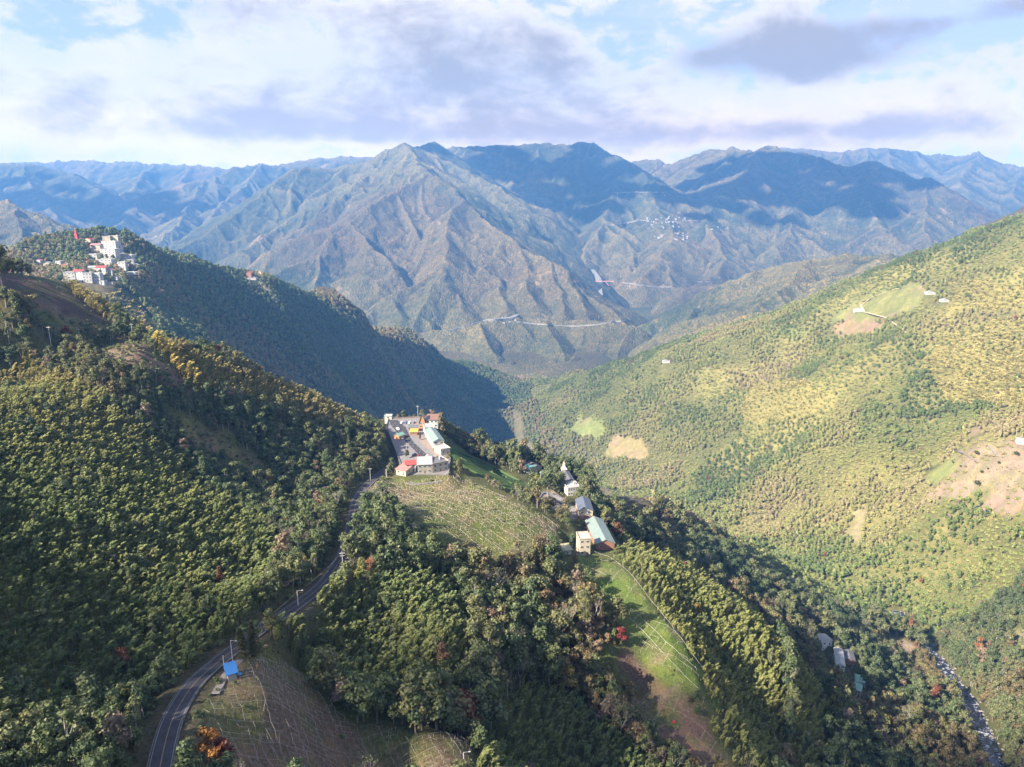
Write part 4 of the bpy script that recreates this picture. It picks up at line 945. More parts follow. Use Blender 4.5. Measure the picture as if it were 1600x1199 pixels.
# what grows where: 0 mixed woods, 1 bamboo, 2 scattered shrubs, 3 nothing
TYPE = np.zeros(_Z.shape, np.int8)
def mark(poly, val, grow=0.0):
    x0, x1 = min(p[0] for p in poly) - 20, max(p[0] for p in poly) + 20; y0, y1 = min(p[1] for p in poly) - 20, max(p[1] for p in poly) + 20
    m = (_GXm > x0) & (_GXm < x1) & (_GYm > y0) & (_GYm < y1)
    d = poly_dist(poly, _GXm[m], _GYm[m]); t = TYPE[m]; t[d < grow] = val; TYPE[m] = t
for z_ in (Z_BAM_L, Z_BAM_C, Z_BAM_K, Z_BAM_S, Z_BAM_R, Z_BAM_R2, Z_BAM_H, Z_PALE1, Z_YEL, Z_YEL2): mark(z_, 1)
for z_ in (Z_PLOW, Z_CLEAR, Z_LEFT2, Z_CLR, Z_TREE_GRAV, Z_LANDS, Z_SLIP): mark(z_, 2)
for z_ in (Z_FIELD, Z_SPUR, Z_BROWN, Z_LOW, Z_TERR, Z_LEFT, Z_CLG, Z_YARD, Z_GRAV, Z_LANDS2): mark(z_, 3, 2.0)
for z_ in (Z_G1, Z_B1, Z_TEA, Z_TEAB): mark(z_, 3, -3.0)
mark(Z_TERR, 3, 9.0)
mark(LOT, 3, 5.0); _d = poly_dist(Z_LEFT, _GXm, _GYm); TYPE[(_d < 62) & (_GYm > 512) & (_GXm < -210)] = 3; mark(Z_FIELD, 3, 7.0); mark(Z_BAM_H, 1)
for poly, w in ((ROAD, 5.8), (LANE, 5.0), (TRACK, 4.0), (STREAM, 11.0)):
    d_, _z = nearest(poly, _GXm[50:620], _GYm[50:620]); TYPE[50:620][d_ < w] = 3
BLOCK = []            # x, y, radius kept clear round buildings
BLOCK = [(p['c'][0] * (1 - q_ / p['c'][1]), p['c'][1] - q_, .5 * p['L'] + 1.5) for p in PLOTS for q_ in ((p['D'] / 2 + 4,) if p['lot'] else (p['D'] / 2 + 7,) if 'px' in p else (p['D'] / 2 + 5, p['D'] / 2 + 11, p['D'] / 2 + 17, p['D'] / 2 + 24))] + [(p["c"][0], p["c"][1], .5 * math.hypot(p["L"], p["D"]) + 2.5) for p in PLOTS] + [(hit(u, v)[0], hit(u, v)[1] - 3, 7.5) for u, v in [(81,547),(125,530),(209,538),(290,530),(579,753),(569,824),(536,890),(466,948),(364,1037),(725,1212),(843,786),(1283,1003),(1229,1182)]]


def look(grid, x, y):
    i = np.clip(np.searchsorted(gx, x), 0, GXN - 1); j = np.clip(np.searchsorted(gy, y), 0, GYN - 1); return grid[j, i]


# sight line table: for each bearing and distance, the steepest ground met so far
_ta = np.linspace(-.95, .95, 500); _ty = np.exp(np.linspace(math.log(50), math.log(2880), 600))
_TA, _TY = np.meshgrid(_ta, _ty); _th = (H(_TA * _TY, _TY) + 4 - CZ) / _TY; _hor = np.maximum.accumulate(_th, 0)
def visible(x, y, z, tall, tol=10):
    a = x / y; i = np.clip(np.searchsorted(_ta, a), 0, 499); j = np.clip(np.searchsorted(_ty, y * .985) - 1, 0, 599)
    return (z + tall + tol - CZ) / y > _hor[j, i]


nr = np.random.RandomState(5)
def scatter(y0, y1, step, amax=.86):
    ys = np.arange(y0, y1, step); w = amax * y1; xs = np.arange(-w, w, step)
    X, Y = np.meshgrid(xs, ys); X = X + nr.uniform(-.48, .48, X.shape) * step; Y = Y + nr.uniform(-.48, .48, Y.shape) * step
    X = X.ravel(); Y = Y.ravel(); m = (np.abs(X) < .80 * Y + 25) & (X > -2400) & (X < 2400); X, Y = X[m], Y[m]
    Z = H(X, Y); m = visible(X, Y, Z, 11); return X[m], Y[m], Z[m]


RAMP = {
 'near': [(.055, .080, .040), (.068, .094, .042), (.080, .102, .050), (.098, .114, .054), (.105, .112, .052), (.12, .10, .055)],
 'gully': [(.055, .080, .040), (.070, .094, .042), (.086, .106, .048), (.105, .105, .052), (.135, .095, .055), (.095, .105, .05)],
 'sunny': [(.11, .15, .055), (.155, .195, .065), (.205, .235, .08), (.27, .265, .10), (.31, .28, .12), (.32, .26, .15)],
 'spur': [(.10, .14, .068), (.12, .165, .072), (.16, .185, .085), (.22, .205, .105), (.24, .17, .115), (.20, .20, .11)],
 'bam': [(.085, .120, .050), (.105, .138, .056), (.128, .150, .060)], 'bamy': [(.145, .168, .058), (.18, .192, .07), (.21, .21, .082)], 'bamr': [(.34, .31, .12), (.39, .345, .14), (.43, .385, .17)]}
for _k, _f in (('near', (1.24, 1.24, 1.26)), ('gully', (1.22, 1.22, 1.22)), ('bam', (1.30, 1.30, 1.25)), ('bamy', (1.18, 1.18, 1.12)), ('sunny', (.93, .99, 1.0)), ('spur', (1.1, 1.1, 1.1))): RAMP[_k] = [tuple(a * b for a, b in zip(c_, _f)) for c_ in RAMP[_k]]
ODD = [(.20, .095, .05), (.15, .065, .04), (.24, .20, .06), (.17, .14, .11), (.20, .15, .11), (.16, .17, .055)]
def pick(pal, X, Y, sc=110, spread=.16, odd=.04):
    n = len(X); cs = np.array(RAMP[pal]); q = np.clip(.42 + fbm(X, Y, sc, 4, 141) * 1.1 + nr.normal(0, spread, n), 0, .999) * (len(cs) - 1)
    i = q.astype(int); c = cs[i] + (cs[np.minimum(i + 1, len(cs) - 1)] - cs[i]) * (q - i)[:, None]
    m = nr.random_sample(n) < odd; c[m] = np.array(ODD)[nr.choice(len(ODD), m.sum(), p=[.10, .10, .08, .30, .30, .12])]
    return c * nr.uniform(.88, 1.12, (n, 1))


recs = []     # x, y, z, kind index, r, g, b, scale, rot, tag
KIND = ['green_tree', 'bare_tree', 'bamboo_clump', 'conifer_tree', 'shrub', 'far', 'farbare', 'farbam', 'farbrush']
for (y0, y1, st) in ((60, 330, 3.0), (330, 620, 3.4), (620, 1150, 4.6), (1150, 2860, 6.0)):
    X, Y, Z = scatter(y0, y1, st); n = len(X); tp = look(TYPE, X, Y)
    ok = tp != 3
    for bx, by, br in BLOCK: ok &= np.hypot(X - bx, Y - by) > br
    ok &= ~((tp == 2) & (nr.random_sample(n) > .28)); ok &= ~((tp == 0) & (Y < 620) & (X > -75) & (nr.random_sample(n) > .66)); X, Y, Z, tp = X[ok], Y[ok], Z[ok], tp[ok]; n = len(X)
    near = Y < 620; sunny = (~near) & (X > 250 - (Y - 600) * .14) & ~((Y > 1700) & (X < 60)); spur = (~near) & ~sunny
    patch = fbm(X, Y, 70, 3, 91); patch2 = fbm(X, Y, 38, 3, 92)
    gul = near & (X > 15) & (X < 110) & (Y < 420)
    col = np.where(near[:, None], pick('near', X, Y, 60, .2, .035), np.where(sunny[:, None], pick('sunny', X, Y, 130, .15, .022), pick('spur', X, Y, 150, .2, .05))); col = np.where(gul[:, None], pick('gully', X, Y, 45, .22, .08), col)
    bam = (tp == 1)
    lit_yel = np.clip((Y - 235) / 90, 0, 1) * np.clip((-X - 90) / 60, 0, 1) + np.clip((X - 60) / 30, 0, 1) + .6 * patch + nr.normal(0, .15, n)  # yellow-lit tint on the upper left slope: sunlight put into the bamboo colour
    bcol = lerp(pick('bam', X, Y, 60, .25, 0), pick('bamy', X, Y, 60, .25, 0), np.clip(lit_yel, 0, 1)); bcol = np.where((Y > 620)[:, None], pick('bamr', X, Y, 80, .2, 0), bcol); bcol = np.where(((Y > 375) & (Y < 620) & (X < -60))[:, None], pick('bamr', X, Y, 80, .2, 0) * .75, bcol)  # shaded crest bamboo gets a brighter tint in place of sunlight
    col = np.where(bam[:, None], bcol, col)
    k = np.full(n, 0 if y0 < 620 else 5); r_ = nr.random_sample(n)
    barep = (r_ < np.where(near, .07 + .14 * (patch2 > .3), .09)); k[barep] = 1 if y0 < 620 else 6
    k[(r_ > .985) & near] = 3
    k[bam] = 2 if y0 < 620 else 7
    odd = bam & (nr.random_sample(n) < .05); k[odd] = 0 if y0 < 620 else 5; col[odd] = np.where(near[:, None], pick('near', X, Y), pick('sunny', X, Y))[odd]
    k[tp == 2] = 4
    sc = nr.uniform(.72, 1.22, n) * (1 + .25 * patch); sc[bam] = nr.uniform(.8, 1.15, bam.sum()); sc[(Y > 620) & bam] *= .75
    sc[~bam & near] *= np.exp(nr.normal(0, .16, n))[~bam & near]
    gr = (patch * .9 + patch2 * .5 + nr.normal(0, .12, n) > -.04) & sunny & ~bam & (k != 6); k[gr] = 8; sc[gr] = nr.uniform(.7, 1.15, gr.sum())
    col[gr] = lerp(col, np.broadcast_to(np.array([.25, .26, .095]), col.shape), np.full(n, .35))[gr]
    if y0 >= 1150: sc *= 1.02
    if y0 < 620:
        for z_ in (Z_SPUR, Z_BROWN, Z_FIELD, Z_TERR):
            d_ = poly_dist(z_, X, Y); sc[(d_ < 13)] *= .62 if z_ is Z_SPUR or z_ is Z_BROWN else .8
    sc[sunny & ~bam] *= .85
    sc[near & ~bam] *= np.where(X > -75, 1.24, .84)[near & ~bam]; sc[near & bam] *= .78
    recs.append(np.column_stack([X, Y, Z, k, col, sc, np.where(bam & near, nr.uniform(-.6, .6, n), nr.uniform(0, 6.28, n)), tp]))
# small growth along banks, in the fields' edges and the old clearings
X, Y, Z = scatter(60, 560, 2.3, .85); n = len(X); tp = look(TYPE, X, Y)
ok = ((tp == 2) & (nr.random_sample(n) < .55)) | ((tp == 0) & (nr.random_sample(n) < .10))
dr, _z = nearest(ROAD, X, Y); ok |= (dr > 5.4) & (dr < 9) & (nr.random_sample(n) < .5)
ok |= (tp == 3) & (nr.random_sample(n) < .03) & (dr > 6); ok &= dr > 5.4
for bx, by, br in BLOCK: ok &= np.hypot(X - bx, Y - by) > br * .8
ok &= ~in_poly(LOT, X, Y)
X, Y, Z = X[ok], Y[ok], Z[ok]; n = len(X)
recs.append(np.column_stack([X, Y, Z, np.full(n, 4), pick('near', X, Y) * 1.3, nr.uniform(.35, 1.0, n), nr.uniform(0, 6.28, n), np.full(n, 2)]))
REC = np.concatenate(recs)
print('plants', len(REC))

# instancer for everything past the nearest of each kind
ng = bpy.data.node_groups.new('plant_masses', 'GeometryNodeTree')
ng.interface.new_socket('Geometry', in_out='INPUT', socket_type='NodeSocketGeometry'); ng.interface.new_socket('Geometry', in_out='OUTPUT', socket_type='NodeSocketGeometry')
gi = ng.nodes.new('NodeGroupInput'); go = ng.nodes.new('NodeGroupOutput'); ci = ng.nodes.new('GeometryNodeCollectionInfo'); ci.inputs['Collection'].default_value = protoC
ci.inputs['Separate Children'].default_value = True; ci.inputs['Reset Children'].default_value = True
ip = ng.nodes.new('GeometryNodeInstanceOnPoints'); ip.inputs['Pick Instance'].default_value = True
def named(nm, typ):
    a = ng.nodes.new('GeometryNodeInputNamedAttribute'); a.data_type = typ; a.inputs['Name'].default_value = nm; return a.outputs['Attribute']
ng.links.new(gi.outputs[0], ip.inputs['Points']); ng.links.new(ci.outputs[0], ip.inputs['Instance']); ng.links.new(named('pick', 'INT'), ip.inputs['Instance Index'])
ng.links.new(named('turn', 'FLOAT_VECTOR'), ip.inputs['Rotation']); ng.links.new(named('size', 'FLOAT_VECTOR'), ip.inputs['Scale']); ng.links.new(ip.outputs[0], go.inputs[0])


def variants(rec):
    v = np.zeros(len(rec), int)
    for ki, kn in enumerate(KIND):
        m = rec[:, 3] == ki; v[m] = np.array(IDX[kn])[nr.randint(0, len(IDX[kn]), m.sum())]
    return v


def plant_mass(name, rec):
    if not len(rec): return
    me = bpy.data.meshes.new(name); n = len(rec); me.vertices.add(n); me.vertices.foreach_set('co', rec[:, :3].astype(np.float32).ravel())
    a = me.attributes.new('pick', 'INT', 'POINT'); a.data.foreach_set('value', variants(rec).astype(np.int32))
    tl = nr.normal(0, .05, (n, 2)); a = me.attributes.new('turn', 'FLOAT_VECTOR', 'POINT'); a.data.foreach_set('vector', np.column_stack([tl, rec[:, 8]]).astype(np.float32).ravel())
    sz = rec[:, 7]; a = me.attributes.new('size', 'FLOAT_VECTOR', 'POINT'); a.data.foreach_set('vector', np.column_stack([sz, sz, sz * nr.uniform(.85, 1.15, n)]).astype(np.float32).ravel())
    a = me.attributes.new('tint', 'FLOAT_VECTOR', 'POINT'); a.data.foreach_set('vector', rec[:, 4:7].astype(np.float32).ravel())
    o = bpy.data.objects.new(name, me); COL.objects.link(o); md = o.modifiers.new('plants', 'NODES'); md.node_group = ng; o['kind'] = 'stuff'; return o


# the nearest of each kind stand as things of their own
LIMIT = {0: 290, 1: 70, 2: 290, 3: 24, 4: 120}
inframe = (np.abs(REC[:, 0]) < .70 * REC[:, 1] + 3)
cosv = (REC[:, 2] - CZ) / REC[:, 1]; inframe &= cosv > -.94
single = np.zeros(len(REC), bool)
for ki, lim in LIMIT.items():
    c_ = np.where((REC[:, 3] == ki) & inframe & visible(REC[:, 0], REC[:, 1], REC[:, 2], 5, 0))[0]; c_ = c_[np.argsort(np.hypot(REC[c_, 1], REC[c_, 2] - CZ))][:lim]; single[c_] = True
def TONE(c):
    r_, g_, b_ = c
    if r_ > .22 and g_ > .17: return 'yellow'
    if r_ > 1.55 * g_: return 'rust red'
    if r_ > 1.15 * g_: return 'brown'
    return 'yellow green' if r_ > .16 else 'olive green' if r_ > .115 else 'mid green' if r_ > .085 else 'dark green'
def place_words(x, y, z):
    dr_ = near_road_side(x, y)
    if dr_ < 0:
        if y > 330: return 'above the upper road bend'
        if dr_ > -16: return 'along the left verge of the winding road'
        return 'at the foot of the slope left of the road' if y < 185 else 'midway up the slope left of the road' if y < 250 else 'high on the slope left of the road'
    if dr_ < 14 and y > 190: return 'along the right verge of the winding road'
    if y < 215: return 'on the bank beside the bottom trellis field' if x < 0 else 'at the bottom edge below the knob'
    if x < 15: return 'on the near side of the wooded knob' if y < 255 else 'on top of the wooded knob right of the road'
    if x < 75: return 'in the gully left of the grassy spur' if y < 280 else 'below the dome shaped field'
    return 'right of the grassy spur'
_rp = np.array([(p[0], p[1]) for p in ROAD])
def near_road_side(x, y):
    xr = np.interp(y, _rp[:60, 1], _rp[:60, 0]) if False else np.interp(y, _rp[:, 1][np.argsort(_rp[:, 1])], _rp[:, 0][np.argsort(_rp[:, 1])]); return x - xr


TREE_WORDS = {0: ('green_tree', 'tree', '%s rounded broadleaf tree %s', 'crown', 'trunk'), 1: ('bare_tree', 'tree', 'bare twiggy tree with pale branches %s', 'twigs', 'trunk'),
              2: ('bamboo_clump', 'bamboo', '%s feathery bamboo clump %s', 'foliage', 'culm'), 3: ('conifer_tree', 'tree', '%s pointed conifer %s', 'crown', 'trunk'), 4: ('shrub', 'shrub', '%s low shrub %s', 'foliage', 'stem')}
PM = {}
for nm, parts, bk, kd in SPEC:
    if kd.startswith('far'): continue
    (V, F), (TV, TF) = parts; w = TREE_WORDS[KIND.index(kd)]
    PM[PROTO[nm]] = (mesh_from(w[3], V, F, [leaf_m]), mesh_from(w[4], TV, TF, [bk]))


def make_tree(proto, x, y, z, sc, rot, tint, words, label, group):
    e = bpy.data.objects.new(words[0], None); COL.objects.link(e); e.location = (x, y, z); e.rotation_euler = (random.gauss(0, .04), random.gauss(0, .04), rot); e.scale = (sc, sc, sc * random.uniform(.9, 1.12))
    e['label'] = label; e['category'] = words[1]
    if group: e['group'] = group
    for me, nm in zip(PM[proto], (words[3], words[4])):
        c = bpy.data.objects.new(nm, me); COL.objects.link(c); c.parent = e; c['tint'] = [float(v) for v in tint]
        if nm == 'twigs': c['kind'] = 'stuff'
    return e


for r in REC[single]:
    ki = int(r[3]); w = TREE_WORDS[ki]; pl = place_words(r[0], r[1], r[2]); tn = TONE(r[4:7])
    if ki == 0 and tn in ('yellow', 'rust red', 'orange red', 'brown'): w = ('autumn_tree',) + w[1:]
    lb = w[2] % ((tn, pl) if w[2].count('%s') == 2 else (pl,))
    make_tree(random.choice(IDX[KIND[ki]]), r[0], r[1], r[2], r[7], r[8], r[4:7], w, lb, {0: tn + ' broadleaf trees', 1: 'bare twiggy trees', 2: tn + ' bamboo clumps', 3: tn + ' conifers', 4: tn + ' shrubs'}[ki] + ' ' + pl)
REST = REC[~single]
b_ = REST[:, 9] == 1; s_ = REST[:, 9] == 2; yn = REST[:, 1] < 620
plant_mass('bamboo_thicket', REST[b_ & yn]); plant_mass('woodland', REST[~b_ & ~s_ & yn]); plant_mass('undergrowth', REST[s_])
sn = REST[:, 0] > 250 - (REST[:, 1] - 600) * .14
plant_mass('sunny_slope_forest', REST[~yn & ~s_ & sn]); plant_mass('ridge_forest', REST[~yn & ~s_ & ~sn])

# ------------------------------------------------------------------ buildings
WALLC = {'white': (.44, .44, .43), 'bright': (.66, .66, .65), 'cream': (.40, .36, .28), 'beige': (.25, .24, .205), 'orange': (.40, .19, .08), 'brick': (.24, .12, .085), 'greyw': (.34, .34, .34), 'yellow': (.6, .5, .3)}  # bright: white with extra light put into it, for farm walls in shade
ROOFC = {'pink': (.36, .17, .155), 'red': (.36, .055, .05), 'pale': (.30, .31, .31), 'greyr': (.11, .11, .125), 'palegreen': (.17, .225, .215), 'brown': (.20, .11, .08), 'white': (.32, .31, .30),
         'green': (.14, .28, .225), 'yellow': (.48, .30, .05), 'teal': (.09, .24, .25), 'blue': (.085, .105, .145), 'yellowp': (.28, .265, .17), 'bluet': (.02, .15, .42)}
WM = {k: plain('wall_' + k, v, .85, .16, .5) for k, v in WALLC.items()}


def roof_mat(k, v):
    m, t, b = material('roof_' + k); oc = t.add('ShaderNodeTexCoord').outputs['Object']
    w = t.add('ShaderNodeTexWave', ins={'Vector': oc, 'Scale': 1.6, 'Distortion': .3}); n = t.noise(oc, .35, 5, .65)
    c = t.mix(t.mrange(n, .35, .7, 0, .6), (*v, 1), tuple(x * .68 + .02 for x in v) + (1,)); t.l.new(c, b.inputs['Base Color']); b.inputs['Roughness'].default_value = .5
    t.l.new(t.add('ShaderNodeBump', ins={'Strength': .5, 'Distance': .06, 'Height': w.outputs['Fac']}).outputs[0], b.inputs['Normal']); return m


RM = {k: roof_mat(k, v) for k, v in ROOFC.items()}
frame_m = plain('window_frame', (.5, .5, .48), .6, .1); door_m = plain('door', (.18, .12, .09), .6, .2); steel = plain('galvanised_steel', (.42, .43, .44), .45, .1, 2, .4); timber = plain('timber', (.24, .19, .14), .85, .3, 3)
gm, gt, gb = material('glass'); gb.inputs['Base Color'].default_value = (.03, .04, .055, 1); gb.inputs['Roughness'].default_value = .12


def MB(): return bmesh.new()
def add_box(bm, x0, x1, y0, y1, z0, z1):
    v = [bm.verts.new((x, y, z)) for z in (z0, z1) for y in (y0, y1) for x in (x0, x1)]
    for f in ((0, 2, 3, 1), (4, 5, 7, 6), (0, 1, 5, 4), (2, 6, 7, 3), (0, 4, 6, 2), (1, 3, 7, 5)): bm.faces.new([v[i] for i in f])


def obj(name, bm, mat, parent=None, loc=(0, 0, 0), rz=0.0):
    if isinstance(bm, bmesh.types.BMesh):
        bmesh.ops.recalc_face_normals(bm, faces=bm.faces); me = bpy.data.meshes.new(name); bm.to_mesh(me); bm.free(); me.materials.append(mat)
    else: me = bm
    o = bpy.data.objects.new(name, me); COL.objects.link(o); o.location = loc; o.rotation_euler = (0, 0, rz)
    if parent: o.parent = parent
    return o


def box_obj(name, b, mat, parent=None, **k):
    bm = MB(); add_box(bm, *b); return obj(name, bm, mat, parent, **k)


def root(name, loc, rz, label, cat, group=None):
    e = bpy.data.objects.new(name, None); COL.objects.link(e); e.location = loc; e.rotation_euler = (0, 0, rz); e['label'] = label; e['category'] = cat; e.empty_display_size = 1
    if group: e['group'] = group
    return e


_wf = MB(); 
for b in ((-.6, .6, -.06, .03, -.55, -.47), (-.6, .6, -.06, .03, .47, .55), (-.6, -.52, -.06, .03, -.47, .47), (.52, .6, -.06, .03, -.47, .47), (-.03, .03, -.06, .03, -.47, .47)): add_box(_wf, *b)
bmesh.ops.recalc_face_normals(_wf, faces=_wf.faces); WIN_ME = bpy.data.meshes.new('window'); _wf.to_mesh(WIN_ME); _wf.free(); WIN_ME.materials.append(frame_m)
_wp = MB(); add_box(_wp, -.52, .52, -.035, .0, -.47, .47); bmesh.ops.recalc_face_normals(_wp, faces=_wp.faces); PANE_ME = bpy.data.meshes.new('pane'); _wp.to_mesh(PANE_ME); _wp.free(); PANE_ME.materials.append(gm)


def window(r, x, y, z, rz=0.0, sx=1.0, sz=1.0):
    w = obj('window', WIN_ME, None, r, (x, y, z), rz); w.scale = (sx, 1, sz); p = obj('pane', PANE_ME, None, w); return w


def house(p, label, cat='house', group=None):
    name = p['b'][0]; roof, wc, rc, opt = p['b'][6], p['b'][7], p['b'][8], p['b'][10]; L, D, h = p['L'], p['D'], p['h']
    rz = math.atan2(p['u'][1], p['u'][0]); r = root(name, (p['A'][0], p['A'][1], p['A'][2]), rz, label, cat, group)
    fd = 4.0; wb_ = MB(); add_box(wb_, 0, L, 0, D, -fd, h)
    rise = min(L, D) * .22
    if roof in ('gable', 'gablex', 'steep'):
        if roof == 'steep': rise = 6.5
        # gable faces the front for 'gable' and 'steep', the ends for 'gablex'
        if roof != 'gablex': tri = [[(0, y, h), (L, y, h), (L / 2, y, h + rise)] for y in (0, D)]
        else: tri = [[(x, 0, h), (x, D, h), (x, D / 2, h + rise)] for x in (0, L)]
        va = [[wb_.verts.new(q) for q in t_] for t_ in tri]
        wb_.faces.new(va[0]); wb_.faces.new(va[1])
    obj('wall', wb_, WM[wc], r)
    if opt.get('brick'): box_obj('base_wall', (-.08, L + .08, -.08, D * .9, -fd, h * .42), WM['brick'], r)
    rb_ = MB(); e = .55; t_ = .18
    def slab(q):     # q: four corners, thickened downwards
        v = [rb_.verts.new(x) for x in q] + [rb_.verts.new((x[0], x[1], x[2] - t_)) for x in q]
        for f in ((0, 1, 2, 3), (7, 6, 5, 4), (0, 4, 5, 1), (1, 5, 6, 2), (2, 6, 7, 3), (3, 7, 4, 0)): rb_.faces.new([v[i] for i in f])
    if roof in ('gable', 'steep'):
        s_ = rise / (L / 2); zt = h + rise + t_ + .05
        slab([(-e, -e, zt - s_ * (L / 2 + e)), (L / 2, -e, zt), (L / 2, D + e, zt), (-e, D + e, zt - s_ * (L / 2 + e))])
        slab([(L / 2 + .003, -e, zt), (L + e, -e, zt - s_ * (L / 2 + e)), (L + e, D + e, zt - s_ * (L / 2 + e)), (L / 2 + .003, D + e, zt)])
    elif roof == 'gablex':
        s_ = rise / (D / 2); zt = h + rise + t_ + .05
        slab([(-e, -e, zt - s_ * (D / 2 + e)), (L + e, -e, zt - s_ * (D / 2 + e)), (L + e, D / 2, zt), (-e, D / 2, zt)])
        slab([(-e, D / 2 + .003, zt), (L + e, D / 2 + .003, zt), (L + e, D + e, zt - s_ * (D / 2 + e)), (-e, D + e, zt - s_ * (D / 2 + e))])
    elif roof == 'shed': slab([(-e, -e, h + .25), (L + e, -e, h + .25), (L + e, D + e, h + 1.5), (-e, D + e, h + 1.5)])
    else:
        slab([(-.25, -.25, h + .25), (L + .25, -.25, h + .25), (L + .25, D + .25, h + .25), (-.25, D + .25, h + .25)])
    obj('roof', rb_, RM[rc], r)
    if roof == 'flat':
        pb = MB()
        for b in ((-.25, L + .25, -.25, -.05, h + .255, h + .9), (-.25, L + .25, D + .05, D + .25, h + .255, h + .9), (-.25, -.05, -.047, D + .047, h + .255, h + .9), (L + .05, L + .25, -.047, D + .047, h + .255, h + .9)): add_box(pb, *b)
        obj('parapet', pb, WM[wc], r)
        if L > 9: box_obj('roof_tank', (L * .68, L * .68 + 1.8, D * .5, D * .5 + 1.8, h + .255, h + 2.2), steel, r)
    if roof == 'shed':
        box_obj('rear_wall', (0.01, L - .01, D - .2, D - .004, h, h + 1.28), WM[wc], r)
    rows = opt.get('rows', 1 if h < 4.8 else 2); nw = opt.get('win', 2); fh = h / rows; ws = min(1.5, L / max(nw, 1) / 1.7)
    for j in range(rows):
        for i in range(nw):
            if nw == 0: continue
            xx = L * (i + .5) / nw; zz_ = fh * (j + .58)
            if j == 0 and i == nw // 2 and nw > 1: box_obj('door', (xx - .55, xx + .55, -.06, .02, 0.0, 2.1), door_m, r); continue
            window(r, xx, -.03, zz_, 0, ws, min(1.4, fh / 2.3))
        if D > 6:
            for i in range(max(1, int(D / 5))):
                yy = D * (i + .5) / max(1, int(D / 5)); window(r, -.03, yy, fh * (j + .58), -R(90), 1.1, min(1.3, fh / 2.4)); window(r, L + .03, yy, fh * (j + .58), R(90), 1.1, min(1.3, fh / 2.4))
    if opt.get('spire'):
        sb = MB(); y0 = D + .1; w_ = L * .62; x0 = L / 2 - w_ / 2
        add_box(sb, x0, x0 + w_, y0, y0 + 3.4, -3, h + 1.5)
        obj('tower', sb, WM['white'], r); s2 = MB(); bv = [s2.verts.new(q) for q in ((x0 - .3, y0 - .3, h + 1.5), (x0 + w_ + .3, y0 - .3, h + 1.5), (x0 + w_ + .3, y0 + 3.7, h + 1.5), (x0 - .3, y0 + 3.7, h + 1.5))]
        mv = [s2.verts.new(q) for q in ((L / 2 - .9, y0 + .8, h + 4.0), (L / 2 + .9, y0 + .8, h + 4.0), (L / 2 + .9, y0 + 2.6, h + 4.0), (L / 2 - .9, y0 + 2.6, h + 4.0))]; ap = s2.verts.new((L / 2, y0 + 1.7, h + 8.5))
        s2.faces.new(bv)
        for k in range(4): s2.faces.new((bv[k], bv[(k + 1) % 4], mv[(k + 1) % 4], mv[k])); s2.faces.new((mv[k], mv[(k + 1) % 4], ap))
        sp = obj('spire', s2, plain('spire_plaster', (.55, .48, .44), .8, .1), r)
        c = MB(); add_box(c, L / 2 - .07, L / 2 + .07, y0 + 1.63, y0 + 1.77, h + 8.4, h + 9.8); add_box(c, L / 2 - .5, L / 2 - .072, y0 + 1.65, y0 + 1.75, h + 9.2, h + 9.35); add_box(c, L / 2 + .072, L / 2 + .5, y0 + 1.65, y0 + 1.75, h + 9.2, h + 9.35); obj('cross', c, steel, sp)
    return r


RW = {'flat': 'flat roofed', 'gable': 'gabled', 'gablex': 'gabled'}; CW = {'white': 'white', 'cream': 'cream', 'orange': 'orange walled', 'brick': 'dark red', 'yellow': 'yellow', 'greyw': 'grey'}; RCW = {'pink': 'pink roof', 'red': 'red roof', 'greyr': 'grey roof', 'blue': 'slate roof', 'brown': 'brown roof', 'yellowp': 'pale yellow roof', 'pale': 'pale roof'}
WHERE = {(158,404):'the tall lower block of the hotel, directly below its yellow topped upper block', (160,391):'upper block of the hotel near the hill crest', (181,394):'right wing of the hotel, at its upper right corner', (142,392):'left of the hotel with woods on its left',
 (135,406):'standing alone at the left below the pink roofed one', (160,377):'on the crest above the hotel, left half of the pair', (172,377):'on the crest above the hotel, right half of the pair', (159,370):'tiny cube topmost on the crest', (130,379):'on the crest just right of the red tower',
 (152,417):'below the hotel, widest in the middle of the village', (183,404):'small, right of the tall hotel block', (194,408):'upper one at the right edge of the village', (184,420):'with a dark roof low at the right side', (196,416):'low at the right side beside the slate one', (205,421):'farthest right of the village, small',
 (88,422):'narrow and tall at the left of the village', (96,425):'tall with orange walls at the left of the village', (80,420):'low, joined to the left of the narrow tall one', (68,417):'small hut left of the village in the woods', (55,413):'farthest left hut in the woods',
 (100,436):'bottom left of the lower row', (114,434):'red roofed in the lower row, left one', (130,441):'tall in the middle of the lower row', (143,441):'with many windows at the front of the lower row', (150,428):'bright red roofed behind the many windowed front block', (163,430):'right end of the lower row',
 (156,446):'small cube at the bottom right of the lower row', (87,446):'lowest at the left foot of the village', (99,450):'lowest of all at the foot of the village', (126,419):'tiny with a red roof above the lower row', (137,425):'between the red roofs above the lower row', (192,430):'long low strip at the lower right',
 (166,447):'low among trees at the right foot', (174,438):'small with grey roof right of the lower row', (112,444):'low in front of the lower row, left part', (385,435):'on the saddle of the dark wooded ridge', (401,432):'on the saddle beside the dark red one', (410,427):'long and low on the saddle of the dark ridge', (383,438):'low terrace on the saddle below the dark red one'}
for p in PLOTS:
    if p['b'][9]: lb = p['b'][9]; house(p, lb, 'church' if p['b'][0] == 'church' else 'stall' if 'stall' in p['b'][0] else 'shed' if 'shed' in p['b'][0] else 'house', None)
    else:
        b = p['b']; w_ = WHERE[(p['px'][0], p['px'][2])]
        lb = (CW[b[7]] + ' ' + RW[b[6]] + ' building ' + w_).split(); house(p, ' '.join(lb[:16]), 'building', 'buildings of the hilltop village' if p['px'][0] < 300 else 'buildings on the saddle')

